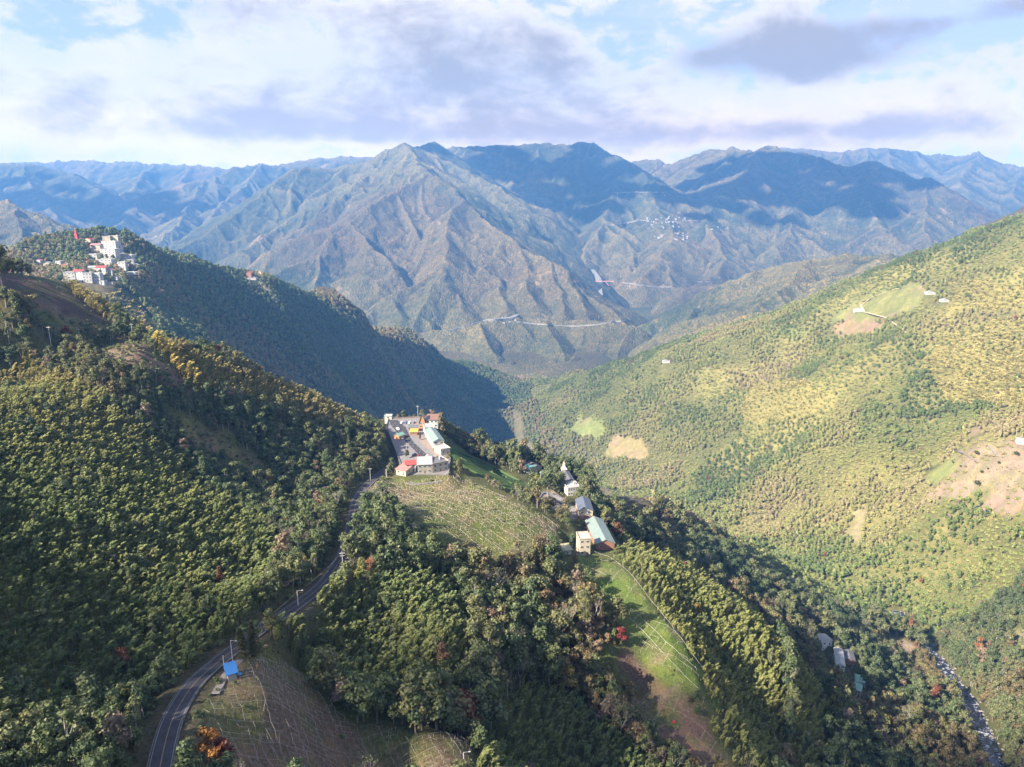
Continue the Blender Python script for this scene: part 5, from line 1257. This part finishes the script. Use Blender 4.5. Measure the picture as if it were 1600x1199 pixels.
# red tower on the hill
tp_ = hit(121, 380, None, 0, 1000); T = root('red_tower', tp_, 0, 'tall narrow red A shaped tower with a white cross on the hilltop', 'tower')
tb = MB(); v = [tb.verts.new(q) for q in ((-4, -4, -3), (4.6, -4, -3), (4.6, 4, -3), (-4, 4, -3))]; m_ = [tb.verts.new(q) for q in ((-1.9, -1.7, 10), (1.6, -1.7, 10), (1.6, 1.7, 10), (-1.9, 1.7, 10))]; t4 = [tb.verts.new(q) for q in ((-1.3, -.4, 21), (-.6, -.4, 21), (-.6, .4, 21), (-1.3, .4, 21))]
for k in range(4): tb.faces.new((v[k], v[(k + 1) % 4], m_[(k + 1) % 4], m_[k])); tb.faces.new((m_[k], m_[(k + 1) % 4], t4[(k + 1) % 4], t4[k]))
tb.faces.new(t4); obj('shaft', tb, plain('red_cladding', (.62, .03, .06), .6, .1), T)
cb = MB(); add_box(cb, -1.1, -.8, -.15, .15, 21, 25); add_box(cb, -2.2, -1.104, -.13, .13, 23.2, 23.6); add_box(cb, -.796, .4, -.13, .13, 23.2, 23.6); obj('cross', cb, WM['white'], T)


# ------------------------------------------------------------------ poles
def cyl(bm, a, b, r0, r1, n=7):
    V, F = [], []; tube(V, F, [a, b], [r0, r1], n); vs = [bm.verts.new(v) for v in V]
    for f in F: bm.faces.new([vs[i] for i in f])
    bm.faces.new(vs[-n:])


POLES = [((81,547),14,'cross',"tall pale utility pole with a cross arm, in front of the red leaved tree"), ((125,530),7,'cross','shorter utility pole with a cross arm between the two tall hillside poles'), ((17,528),6,'tank','utility pole carrying a grey transformer above the upper left bamboo'), ((209,538),14,'cross','tall utility pole beside the golden bamboo wall'),
 ((290,530),7,'tank','utility pole with white equipment on the skyline of the upper slope'), ((579,753),9.5,'cross','utility pole standing on the verge left of the pink roofed house'), ((604,747),6,'plain','thin pole by the kerb below the pink roofed house'), ((569,824),8,'lamp','road lamp beside the red and white road sign'),
 ((536,890),8.5,'double','utility pole with two cross arms at the middle road bend'), ((541,897),5,'plain','short pole close beside the two armed utility pole'), ((466,948),6.5,'lamp','road lamp where the road emerges from the bamboo'), ((364,1037),8,'lamp','road lamp on a tall pole above the blue roofed hut'),
 ((351,1048),5,'plain','short wooden post by the road beside the blue roofed hut'), ((725,1212),8.5,'lamp','lamp post at the corner of the trellis field at the bottom'), ((635,704),5.5,'lamp','lamp post among the parking bays'), ((680,717),5.5,'lamp','lamp post behind the grey roofed shop'),
 ((843,786),9,'plain','tall thin pole where the spur lane begins'), ((855,776),7,'plain','thin pole left of the church lane'), ((874,866),5,'lamp','lamp post left of the tall cream house'), ((1283,1003),5,'cross','utility pole at the top of the valley farm row'), ((1277,1022),8,'plain','thin pole left of the white farm'),
 ((1229,1182),6,'cross','utility pole on the dirt path in the lower right woods'), ((1231,1016),3,'plain','short white post on the footpath in the bamboo'), ((1587,684),9,'plain','bare pole left of two beside the clearing shed'), ((1596,688),8,'plain','bare pole right of two beside the clearing shed'), ((653,652),10,'cross','slim mast with a cross bar behind the pavilion')]
pole_m = plain('pole_concrete', (.52, .50, .47), .8, .12, 2)
for i, ((u, v), hh, typ, lb) in enumerate(POLES):
    b = PZ(u, v, LOTZ) if (u, v) in ((635,704),(680,717),(653,652)) else hit(u, v); e = root('utility_pole' if typ != 'lamp' else 'street_lamp', b, random.uniform(-.3, .3), lb, 'pole' if typ != 'lamp' else 'street lamp', 'poles along the road and paths')
    bm = MB(); cyl(bm, (0, 0, -1), (0, 0, hh), .17, .11); obj('pole', bm, pole_m, e)
    if typ in ('cross', 'double', 'tank'):
        box_obj('cross_arm', (-1.25, 1.25, -.22, -.10, hh - .9, hh - .74), pole_m, e); ins = MB()
        for x in (-1.1, -.5, .5, 1.1): cyl(ins, (x, -.16, hh - .737), (x, -.16, hh - .4), .07, .05, 5)
        obj('insulators', ins, WM['white'], e)
    if typ == 'double': box_obj('cross_arm', (-1.0, 1.0, -.22, -.10, hh - 2.1, hh - 1.96), pole_m, e)
    if typ == 'tank':
        tk = MB(); cyl(tk, (.45, 0, hh - 2.6), (.45, 0, hh - 1.3), .32, .32, 9); obj('transformer', tk, steel, e)
    if typ == 'lamp':
        box_obj('lamp_arm', (.0, 1.6, -.05, .05, hh - .12, hh - .02), steel, e); box_obj('lamp_head', (1.5, 2.2, -.14, .14, hh - .2, hh + .0), WM['white'], e)

# sag wires between consecutive hillside poles
def wire(a, b, sag=1.2):
    pts = [tuple(a[i] + (b[i] - a[i]) * t / 10 for i in range(2)) + (a[2] + (b[2] - a[2]) * t / 10 - sag * 4 * (t / 10) * (1 - t / 10),) for t in range(11)]
    V, F = [], []; tube(V, F, pts, [.02] * 11, 3); return V, F
P_ = [Vector(hit(*p[0])) + Vector((0, 0, p[1] - .5)) for p in POLES]
for a, b, lb in ((0, 3, 'thin power line strung between the two tall hillside poles'), (5, 7, 'thin power line above the road from the pink roofed house to the road sign'), (7, 8, 'thin power line over the road bend beside the road sign'), (8, 10, 'thin power line above the bamboo beside the hidden road'), (10, 11, 'thin power line above the lowest stretch of road')):
    V, F = wire(P_[a], P_[b]); o = obj('power_line', mesh_from('power_line', V, F, [steel]), None); o['label'] = lb; o['category'] = 'cable'

# ------------------------------------------------------------------ road sign, mirror and vehicles
s_ = hit(571, 822); e = root('road_sign', s_, 0, 'red and white striped warning board beside the road bend', 'sign'); bm = MB(); cyl(bm, (0, 0, -.5), (0, 0, 2.6), .05, .05); obj('post', bm, steel, e)
box_obj('red_panel', (-.75, .75, -.14, -.08, 1.9, 2.5), plain('sign_red', (.65, .05, .03), .5, .05), e); box_obj('white_panel', (-.75, .75, -.14, -.08, 1.2, 1.895), WM['white'], e)
tyre_m = plain('tyre', (.02, .02, .02), .8, .1); CARS = {}


def car_parts(L=4.4, Wd=1.75, hb=.85, hc=1.5, van=False):
    b = MB(); prof = [(-L / 2, .28), (-L / 2, .72), (-L / 2 + .25, hb), (-L * .30, hb + .05), (-L * .16, hc), (L * .30 if not van else L * .46, hc), (L * .44 if not van else L * .49, hb + .08), (L / 2, hb - .08), (L / 2, .28)]
    for s in (-1, 1):
        pass
    rows = []
    for y, inset in ((-Wd / 2, 1), (-Wd / 2 + .12, 0), (Wd / 2 - .12, 0), (Wd / 2, 1)):
        rows.append([b.verts.new((x * (.985 if inset else 1), y * (1 if z <= hb + .1 else .86), z - (.03 if inset else 0))) for x, z in prof])
    for r0, r1 in zip(rows[:-1], rows[1:]):
        for k in range(len(prof)): b.faces.new((r0[k], r0[(k + 1) % len(prof)], r1[(k + 1) % len(prof)], r1[k]))
    b.faces.new(rows[0]); b.faces.new(rows[-1][::-1])
    g = MB(); z0, z1 = hb + .1, hc - .09
    for s in (-1, 1):
        q = [(-L * .26, s * Wd * .445, z0), (L * .38 if not van else L * .44, s * Wd * .445, z0), (L * .28 if not van else L * .42, s * Wd * .44, z1), (-L * .15, s * Wd * .44, z1)]
        vv = [g.verts.new((x, y + s * .02, z)) for x, y, z in q]; g.faces.new(vv)
    vv = [g.verts.new(q) for q in ((-L * .31, -.66, hb + .09), (-L * .31, .66, hb + .09), (-L * .185, .6, hc - .06), (-L * .185, -.6, hc - .06))]; g.faces.new(vv)
    vv = [g.verts.new(q) for q in ((L * .455 if not van else L * .495, -.64, hb + .12), (L * .455 if not van else L * .495, .64, hb + .12), (L * .335 if not van else L * .475, .58, hc - .06), (L * .335 if not van else L * .475, -.58, hc - .06))]; g.faces.new(vv)
    w = MB(); cyl(w, (0, -.11, 0), (0, .11, 0), .32, .32, 12); l = MB(); add_box(l, -.03, .03, -.16, .16, -.07, .07)
    out = {}
    for k, bm_ in (('body', b), ('glass', g), ('wheel', w), ('headlight', l)):
        bmesh.ops.recalc_face_normals(bm_, faces=bm_.faces); me = bpy.data.meshes.new(k); bm_.to_mesh(me); bm_.free(); out[k] = me
    out['glass'].materials.append(gm); out['wheel'].materials.append(tyre_m); out['headlight'].materials.append(WM['white']); return out, L, Wd


CARS = {False: car_parts(), True: car_parts(4.6, 1.75, 1.0, 1.95, True)}
def car(p, rz, col, lb, van=False, name='parked_car', cat='car', g='vehicles parked around the buildings'):
    parts, L, Wd = CARS[van]; e = root(name, (p[0], p[1], p[2] + .04), rz, lb, cat, g); me = parts['body'].copy(); me.materials.append(plain('car_paint', col, .3, .04)); obj('body', me, None, e); obj('glass', parts['glass'], None, e)
    for x in (-L * .32, L * .31):
        for y in (-Wd / 2 + .1, Wd / 2 - .1): obj('wheel', parts['wheel'], None, e, (x, y, .32))
    for y in (-.6, .6): obj('headlight', parts['headlight'], None, e, (-L / 2 - .02, y, .62))


car(PZ(667,717,LOTZ), 1.5, (.75, .75, .75), 'white van parked behind the beige shop beside the red tree', True, 'parked_van', 'van'); car(PZ(674,717,LOTZ), 1.5, (.04, .06, .13), 'dark blue car parked right of the white van')
car(PZ(647,712,LOTZ), 1.2, (.05, .06, .10), 'dark car parked left of the red leaved tree'); car(PZ(622,672,LOTZ), 2.1, (.7, .7, .7), 'white car driving through the car park, the farther of two'); car(PZ(627.5,686,LOTZ), 2.1, (.72, .72, .72), 'white car on the car park road beside the green stall')
for u, v, c, lb in ((628,662,(.5,.5,.52),'silver car in the first bay of the far parking row'), (634,662,(.1,.12,.2),'navy car second in the far parking row'), (640,662,(.6,.6,.6),'white car third in the far parking row'), (646,662,(.2,.2,.22),'grey car last in the far parking row')): car(PZ(u, v, LOTZ), 1.35, c, lb)
car(hit(917,817), 1.7, (.03, .12, .45), 'bright blue pickup parked at the foot of the warehouse', True, 'parked_van', 'van'); car(hit(924,824), 1.2, (.7, .7, .7), 'white car parked on the barn roof side below the warehouse')
car(hit(1331,1046), .6, (.06, .06, .09), 'dark car parked beside the small brick farm building')

# ------------------------------------------------------------------ feature trees
FT = [((655,722),'green_tree',(.42,.045,.03),.55,'small round tree with scarlet leaves in front of the beige shop','LOT'),((636,716),'green_tree',(.05,.06,.03),.62,'round dark tree on the left edge of the car park','LOT'),((702,722),'green_tree',(.20,.19,.04),.6,'yellow green tree right of the grey roofed shop',''),
 ((656,688),'conifer_tree',(.05,.06,.03),.5,'small dark tree behind the yellow food stall','LOT'),((6,460),'green_tree',(.065,.072,.02),2.3,'big dark round tree alone on the left skyline above the ploughed slope',''),
 ((346,925),'conifer_tree',(.20,.10,.05),.9,'rust orange conifer standing out of the bamboo slope',''),((398,1034),'conifer_tree',(.062,.066,.026),1.1,'pointed yellow green conifer between road and trellis field',''),((385,1036),'conifer_tree',(.052,.058,.024),.95,'second pointed conifer close left of the taller one',''),
 ((330,1195),'green_tree',(.30,.14,.03),.9,'orange leaved tree at the bottom edge below the trellis field',''),((350,1204),'green_tree',(.16,.045,.03),.85,'dark red leaved tree right of the orange one at the bottom edge',''),((827,1010),'green_tree',(.36,.28,.03),.75,'bright yellow tree in the gully woods',''),((718,868),'green_tree',(.34,.27,.04),.5,'small yellow tree just below the dome shaped field',''),
 ((635,1075),'green_tree',(.27,.24,.03),.7,'yellow speckled tree in the knob woods above the trellis field',''),((692,1045),'green_tree',(.17,.10,.055),1.0,'tall rusty brown tree on the right edge of the knob',''),((745,1060),'green_tree',(.10,.12,.03),1.15,'large lime green tree in the gully beside the rusty brown one',''),((105,528),'green_tree',(.26,.03,.03),.8,'dark red tree beside the tall hillside pole',''),
 ((1068,893),'green_tree',(.38,.06,.05),.7,'pinkish red tree on the crest of the right bamboo spur',''),((970,1008),'green_tree',(.22,.03,.03),.8,'crimson tree on the left edge of the spur field',''),((880,925),'green_tree',(.16,.07,.05),.9,'reddish brown tree below the tall cream house',''),((1000,868),'green_tree',(.13,.12,.04),.8,'olive tree beside the near end of the long barn',''),
 ((845,862),'green_tree',(.20,.14,.05),.8,'golden brown tree at the corner of the dome shaped field',''),((450,832),'green_tree',(.26,.09,.05),.7,'orange tree where the bamboo slope meets the road woods',''),((1090,965),'green_tree',(.21,.15,.04),.95,'golden round tree among green ones right of the spur field',''),((1355,1080),'green_tree',(.20,.05,.03),.7,'dark red tree right of the green roofed houses',''),
 ((1293,940),'green_tree',(.17,.05,.035),.9,'maroon round tree above the pond in the valley',''),((1210,985),'green_tree',(.25,.06,.03),.6,'red orange tree left of the valley pond','')]
for (u, v), kn, tint, sc, lb, wh in FT:
    b = PZ(u, v, LOTZ) if wh else hit(u, v); tint = tuple(c_ * (.72 if tint[0] > .13 else 1.1) + .01 for c_ in tint); nm = ('autumn_tree' if tint[0] > .10 and kn == 'green_tree' else kn, 'tree', '', 'crown', 'trunk'); make_tree(random.choice(IDX[kn]), b[0], b[1], b[2], sc, random.uniform(0, 6), tint, nm, lb, None)
gl = [(219,528),(228,534),(237,541),(246,549),(255,557),(264,566),(273,575),(282,584),(291,593),(300,602)]
for i_, (u, v) in enumerate(gl):
    b = hit(u, v); make_tree(random.choice(IDX['bamboo_clump']), b[0], b[1], b[2], random.uniform(1.25, 1.55), random.uniform(-.5, .5), (.40, .33, .115), TREE_WORDS[2], 'tall golden bamboo clump in the straight row beside the tall hillside pole', 'golden bamboo row on the upper slope')
for (u, v), sc, lb in (((1526,712),2.6,'dark round bush on the pink clearing beside the pale track'), ((1560,726),1.8,'dark bush in the middle of the pink clearing'), ((1533,741),1.9,'small round dark bush above the largest bush'), ((1527,760),3.4,'largest dark round bush at the foot of the pink clearing'), ((1588,713),2.8,'dark bush below the clearing shed'), ((1489,725),1.5,'small bush on the bright grass left of the clearing'), ((1501,731),1.5,'small bush at the edge between grass and clearing'), ((1543,735),1.3,'tiny dark bush between the larger ones')):
    b = hit(u, v); make_tree(random.choice(IDX['shrub']), b[0], b[1], b[2], sc, 1.0, (.06, .07, .025), TREE_WORDS[4], lb, None)

# ------------------------------------------------------------------ trellises: posts and canes standing over the old orchards
def stick(V, F, a, b, r):
    d = (Vector(b) - Vector(a)); 
    if d.length < .05: return
    d.normalize(); u = d.cross(Vector((.2, .3, 1))).normalized() * r; w = d.cross(u).normalized() * r; k = len(V)
    for q in (a, b):
        for s_ in (u, -u * .5 + w * .87, -u * .5 - w * .87): V.append(Vector(q) + s_)
    F += [(k, k + 1, k + 4, k + 3), (k + 1, k + 2, k + 5, k + 4), (k + 2, k, k + 3, k + 5)]


cane_m = plain('weathered_cane', (.40, .36, .31), .9, .25, 2); wire_m = plain('pale_wire', (.50, .48, .44), .7, .1)
def trellis(poly, name, label, ang, row, step, lean, nmax, r, hgt=1.8, seed=1, prob=.8, mat=None):
    rg = random.Random(seed); cx = sum(p[0] for p in poly) / len(poly); cy = sum(p[1] for p in poly) / len(poly); e = root(name, (cx, cy, float(H(cx, cy))), 0, label, 'trellis'); ez = e.location.z
    ca, sa = math.cos(ang), math.sin(ang); sp = 120; V, F = [], []; n = 0; pm = bpy.data.meshes.new('post'); vv, ff = [], []; stick(vv, ff, (0, 0, -.2), (0, 0, 1), .07 if False else r); pm.from_pydata([tuple(v) for v in vv], [], ff); pm.materials.append(mat or cane_m)
    nodes = {}; 
    for i in range(-int(sp / row), int(sp / row)):
        for j in range(-int(sp / step), int(sp / step)):
            a, b = i * row + rg.uniform(-.18, .18), j * step + rg.uniform(-.35, .35); x, y = cx + ca * b - sa * a, cy + sa * b + ca * a; nodes[i, j] = (x, y)
    keys = list(nodes); P2 = np.array([nodes[k] for k in keys]); ins = in_poly(poly, P2[:, 0], P2[:, 1]); zs = H(P2[:, 0], P2[:, 1]); G_ = {k: (P2[q][0], P2[q][1], float(zs[q])) for q, k in enumerate(keys) if ins[q]}
    posts = sorted(G_, key=lambda k: G_[k][1])
    for k in posts:
        if rg.random() > prob: continue
        x, y, z = G_[k]; hh = hgt * rg.uniform(.7, 1.15); tx, ty = rg.gauss(0, lean), rg.gauss(0, lean)
        if n < nmax: o = obj('post', pm, None, e, (x - cx, y - cy, z - ez)); o.scale = (1, 1, hh); o.rotation_euler = (tx, ty, 0); n += 1
        else: stick(V, F, (x - cx, y - cy, z - ez - .2), (x - cx + ty * hh, y - cy - tx * hh, z - ez + hh), r)
        for nb in ((k[0], k[1] + 1), (k[0] + 1, k[1])):
            if nb in G_ and ((nb[0] == k[0] and (k[0] % 3 == 0 or rg.random() < .35)) or (nb[0] != k[0] and (k[1] % 3 == 0 or rg.random() < .18))):
                q = G_[nb]; stick(V, F, (x - cx, y - cy, z - ez + hgt * rg.uniform(.75, 1)), (q[0] - cx, q[1] - cy, q[2] - ez + hgt * rg.uniform(.55, 1)), r * .75)
        if rg.random() < .16:
            a = rg.uniform(0, 6.28); L_ = rg.uniform(2, 4.5); x2, y2 = x + math.cos(a) * L_, y + math.sin(a) * L_; stick(V, F, (x - cx, y - cy, z - ez + rg.uniform(.2, hgt)), (x2 - cx, y2 - cy, float(H(x2, y2)) - ez + rg.uniform(.1, hgt)), r * .8)
    o = obj('canes', mesh_from('canes', V, F, [mat or cane_m]), None, e); o['kind'] = 'stuff'; return e


trellis(Z_LOW, 'field_trellis', 'collapsing grid of pale canes over the dark field at the bottom left', .62, 1.7, 2.3, .10, 250, .040, 1.6, 3, .9, plain('grey_cane', (.33, .30, .28), .9, .3, 2))
trellis(Z_FIELD, 'field_trellis', 'tilted pale canes in rows over the dome shaped field below the shops', .95, 1.9, 2.8, .35, 250, .06, 1.6, 4, .85, plain('dry_cane', (.44, .37, .31), .9, .3, 2))
trellis(Z_SPUR, 'field_trellis', 'net of pale canes over the bright green field on the spur', .95, 4.0, 5.5, .12, 120, .05, 1.7, 5, .8)
trellis(Z_BROWN, 'field_trellis', 'few stakes on the bare brown field below the green spur field', .95, 5.0, 6.0, .2, 60, .035, 1.1, 6, .5)
for lb, px in (('long white pipe along the left edge of the green spur field', [(903,872),(925,905),(950,938),(985,972),(1015,1002),(1045,1035),(1070,1062),(1092,1082)]), ('long white pipe along the right edge of the green spur field', [(928,866),(950,874),(975,892),(1000,920),(1028,955),(1055,992),(1078,1022),(1097,1048)]), ('long white pipe down the middle of the green spur field', [(985,955),(1010,978),(1040,1008),(1065,1030),(1088,1050)])):
    q = [hit(*p) for p in px]; V, F = [], []; d = densify(q, 4); tube(V, F, [(p[0], p[1], float(H(p[0], p[1])) + 1.7) for p in d], [.045] * len(d), 4); e = root('field_pipe', (0, 0, 0), 0, lb, 'pipe'); obj('pipe', mesh_from('pipe', V, F, [WM['white']]), None, e)
    for p in d[::3]: bm = MB(); z = float(H(p[0], p[1])); cyl(bm, (0, 0, -.3), (0, 0, 1.7), .05, .05, 5); obj('post', bm, cane_m, e, (p[0], p[1], z))

# ------------------------------------------------------------------ small things
def lump(name, px, size, mat, lb, cat, squash=.4, seed=1):
    rg = random.Random(seed); b = hit(*px); bm = MB(); bmesh.ops.create_icosphere(bm, subdivisions=2, radius=1)
    for v in bm.verts: k = rg.uniform(.8, 1.15); v.co = Vector((v.co.x * size[0] * k, v.co.y * size[1] * k, max(-.3, v.co.z * size[2] * rg.uniform(.7, 1.1))))
    o = obj(name, bm, mat, None, b); o['label'] = lb; o['category'] = cat
tarp_d = plain('dark_tarp', (.015, .02, .05), .45, .3, .6); tarp_b = plain('blue_tarp', (.04, .28, .60), .5, .2, .8)
lump('tarpaulin', (1531,793), (4.5, 3, 1.2), tarp_d, 'dark blue tarpaulin heap, left of two below the clearing', 'tarpaulin', seed=2); lump('tarpaulin', (1548,800), (6, 3, 1.2), tarp_d, 'dark blue tarpaulin heap, right of two below the clearing', 'tarpaulin', seed=3)
lump('tarpaulin', (1350,1009), (2.2, 1.6, .9), tarp_b, 'bright blue tarpaulin in the sandy yard of the valley farm', 'tarpaulin', seed=4); lump('water_tank', (1053,1129), (.9, .9, .9), plain('red_plastic', (.45, .04, .06), .4, .1), 'small red tank standing on the bare brown field', 'tank', seed=5)
bm = MB(); cyl(bm, (0, 0, -1), (0, 0, .5), 4.2, 4.2, 20); o = obj('pond', bm, wm if False else plain('pond_water', (.05, .13, .24), .1, .1), None, hit(1300, 970)); o['label'] = 'small round blue pond beside the curved wall in the valley'; o['category'] = 'pond'
lump('stone', (374,1054), (.8, .6, .6), tarp_b, 'small blue cover beside the blue roofed hut', 'tarpaulin', seed=7)

# ------------------------------------------------------------------ far valley: bridge, villages, roads seen on the mountains
from mathutils.bvhtree import BVHTree
def bvh(o): me = o.data; return BVHTree.FromPolygons([v.co for v in me.vertices], [tuple(p.vertices) for p in me.polygons])
trees_ = [bvh(m) for m in mountains if m.name in ('central_mountain', 'village_mountain')]
def far_hit(u, v):
    best = None
    for t in trees_:
        h_ = t.ray_cast(Vector((0, 0, CZ)), pdir(u, v))
        if h_[0] is not None and (best is None or h_[3] < best[1]): best = (h_[0], h_[3])
    return best[0] if best else Vector(P(u, v, 4600))


rg = random.Random(44)
def tiny(u, v, w_, h_, lb, grp, wc='white', rc='pale'):
    b = far_hit(u, v); s_ = b.y / FPX; L = w_ * s_; hh = h_ * s_; D = L * .7
    e = root('distant_house', (b.x - L / 2, b.y - 2, b.z), rg.uniform(-.4, .4), lb, 'house', grp); box_obj('wall', (0, L, 0, D, -8, hh), WM[wc], e)
    bm = MB(); q = [(-.5, -.5, hh + .2), (L + .5, -.5, hh + .2), (L + .5, D / 2, hh + L * .16), (-.5, D / 2, hh + L * .16), (L + .5, D + .5, hh + .2), (-.5, D + .5, hh + .2)]; vs = [bm.verts.new(x) for x in q] + [bm.verts.new((x[0], x[1], hh + .004)) for x in (q[0], q[1], q[4], q[5])]
    bm.faces.new((vs[0], vs[1], vs[2], vs[3])); bm.faces.new((vs[3], vs[2], vs[4], vs[5])); bm.faces.new((vs[6], vs[7], vs[1], vs[0])); bm.faces.new((vs[9], vs[5], vs[4], vs[8])); bm.faces.new((vs[6], vs[0], vs[3], vs[5], vs[9])); bm.faces.new((vs[1], vs[7], vs[8], vs[4], vs[2])); obj('roof', bm, RM[rc], e)
for (u0, u1, v0, v1, n, lb, grp) in ((1055,1100,365,376,34,'tiny white house in the lower dense row of the far mountain village','lower row of the far village'), (1010,1074,340,358,40,'tiny white house scattered in the upper part of the far mountain village','upper part of the far village'), (1024,1040,368,374,8,'tiny white house left of the dense row of the far village','left part of the far village'),
                                     (765,806,494,507,12,'tiny pale building of the roadside works at the foot of the central mountain','roadside works in the far valley'), (958,1035,300,307,6,'tiny pale hut on the terraced ledge high above the far village','huts on the high ledge'), (1110,1145,352,360,8,'tiny pale house at the right end of the far village terrace','right end of the far village')):
    for _ in range(n): tiny(rg.uniform(u0, u1), rg.uniform(v0, v1), rg.uniform(1.6, 3.4), rg.uniform(.7, 1.4), lb, grp, rg.choice(['greyw', 'beige', 'cream']), rg.choice(['pale', 'palegreen', 'pink', 'greyr']))
pale_road = plain('pale_road', (.19, .18, .16), .9, .2, .02); scar = plain('bare_earth', (.24, .20, .16), .95, .3, .01)
ribbon('landslip', [hit(*p) for p in [(401,437),(410,446),(420,456),(430,466),(436,473)]], -4, 4, 3.0, plain('slip_soil', (.34, .30, .25), .95, .3, .1), 4)
def far_strip(name, px, w_, mat):
    pp = densify(px, 5); q = [far_hit(*p) for p in pp]; q = [(p.x, p.y - 3, p.z + 3) for p in q]; q = [q[0]] + [b for a, b in zip(q[:-1], q[1:]) if dist2d(a, b) < 260]; ribbon(name, q, -w_, w_, 0, mat, 10)
far_strip('mountain_road', [(700,518),(725,511),(750,504),(766,499)], 3, pale_road); far_strip('mountain_road', [(806,503),(830,506),(870,509),(900,510),(930,508),(960,503),(985,501)], 2.2, pale_road)
far_strip('mountain_road', [(972,442),(1000,446),(1030,449),(1055,448)], 2.5, pale_road); far_strip('mountain_road', [(1060,440),(1090,441),(1118,441)], 2.2, pale_road); far_strip('mountain_road', [(945,353),(975,350),(1000,344),(1015,346)], 4, scar)
far_strip('mountain_road', [(958,302),(985,301),(1010,301),(1035,301),(1040,308)], 4, scar); far_strip('mountain_road', [(1075,345),(1100,345),(1112,350),(1118,358)], 5, scar); far_strip('quarry', [(766,500),(785,499),(800,497),(808,493)], 11, pale_road)
rv_ = [P(922,420,4900), P(932,432,4680), P(938,442,4500), P(936,452,4300), P(939,470,3950), P(945,492,3700)]; ribbon('far_river_bed', smooth(rv_, 2), -15, 15, 8, pale_road, 20)
ribbon('far_river', [P(948,580,2820), P(965,578,2860), P(985,573,2920), P(1010,566,2980), P(1022,556,3060)], -24, 24, 10, gravel_m, 30)
ribbon('highway', [P(1000,526,3300), P(1025,531,3250), P(1055,537,3180), P(1080,541,3100)], -13, 13, 14, asphalt, 30)
lc, rc_ = P(916,440,4450), P(959,441,4450); e = root('arched_bridge', lc, 0, 'long pale red bridge on slanted legs across the far river', 'bridge'); BL = rc_[0] - lc[0]; bm_ = plain('bridge_steel', (.62, .30, .28), .6, .1)
box_obj('deck', (0, BL, -6, 6, -3, 0), bm_, e); box_obj('railing', (0, BL, -6.4, -6.01, -1, 2), bm_, e)
for x0, x1 in ((BL * .30, BL * .17), (BL * .70, BL * .83)):
    for y in (-4, 4): bm = MB(); V, F = [], []; tube(V, F, [(x0, y, -3), (x1, y, -30)], [2.4, 2.0], 6); vs = [bm.verts.new(v) for v in V]; [bm.faces.new([vs[i] for i in f]) for f in F]; obj('leg', bm, bm_, e)

# ------------------------------------------------------------------ unseen clouds, added out of frame so that their shade falls on the ground
def cloud(tx, ty, tz, rx, ry, alt, seed, lb):
    k = (alt - tz) / sdir.z; c = Vector((tx, ty, tz)) + sdir * k; rg = random.Random(seed); V, F = [], []; n = 0
    for _ in range(46):
        a, r = rg.uniform(0, 6.28), math.sqrt(rg.random()); s_ = (1.1 - .55 * r) * rg.uniform(.7, 1.2)
        lobe_core(V, F, (rx * r * math.cos(a), ry * r * math.sin(a), rg.uniform(-.04, .1) * rx), (rx * .27 * s_, ry * .27 * s_, min(rx, ry) * .16 * s_), rg)
    me = mesh_from('cloud', V, F, [cloud_m], smooth_=True); o = bpy.data.objects.new('cloud', me); COL.objects.link(o); o.location = c
    sb = o.modifiers.new('soft', 'SUBSURF'); sb.levels = 1; sb.render_levels = 1; o['kind'] = 'stuff'; o['label'] = lb; return c
cloud_m = plain('cloud_white', (.8, .8, .8), 1.0, .05, .01)
SHADE_CLOUDS = [(20, 150, 560, 330, 105, 3600, 1, 'low cloud drifting behind the camera'), (950, 6500, 800, 1500, 1150, 4600, 2, 'cloud high over the far village mountain'),
          (2700, 6600, 700, 1800, 1200, 5200, 3, 'cloud high over the blue mountain'), (-4200, 6300, 700, 1500, 900, 5200, 4, 'cloud high over the dark western mountain')]
_ncl = [cloud(*c_) for c_ in SHADE_CLOUDS]
for c_ in _ncl: print('cloud at', c_, 'elev', math.degrees(math.atan2(c_.z - CZ, c_.y)))

# ------------------------------------------------------------------ haze: the air itself, one closed box round everything
_lo = min(float(o_.bound_box[i][2]) for o_ in bpy.data.objects if o_.type == 'MESH' and o_.get('kind') == 'structure' for i in (0, 1)) - 2
_hi = max((o_.matrix_world @ Vector(o_.bound_box[1])).z for o_ in bpy.data.objects if o_.type == 'MESH' and not o_.name.startswith('cloud')) + 12
print('haze', _lo, _hi)
def box_mesh(name, x0, x1, y0, y1, z0, z1):
    me = bpy.data.meshes.new(name)
    me.from_pydata([(x, y, z) for z in (z0, z1) for y in (y0, y1) for x in (x0, x1)], [], [(0, 2, 3, 1), (4, 5, 7, 6), (0, 1, 5, 4), (2, 6, 7, 3), (0, 4, 6, 2), (1, 3, 7, 5)])
    return me
hz = bpy.data.objects.new('haze', box_mesh('haze', -9500, 9500, -800, 10600, _lo, _hi)); COL.objects.link(hz)
hm = bpy.data.materials.new('haze'); hm.use_nodes = True; hm.node_tree.nodes.clear(); ht = NT(hm.node_tree)
pvn = ht.add('ShaderNodeVolumePrincipled', ins={'Color': (.15, .43, 1.0, 1), 'Density': HAZE, 'Anisotropy': 0.1})
ht.l.new(pvn.outputs[0], ht.add('ShaderNodeOutputMaterial').inputs['Volume'])
hz.data.materials.append(hm); hz['kind'] = 'stuff'
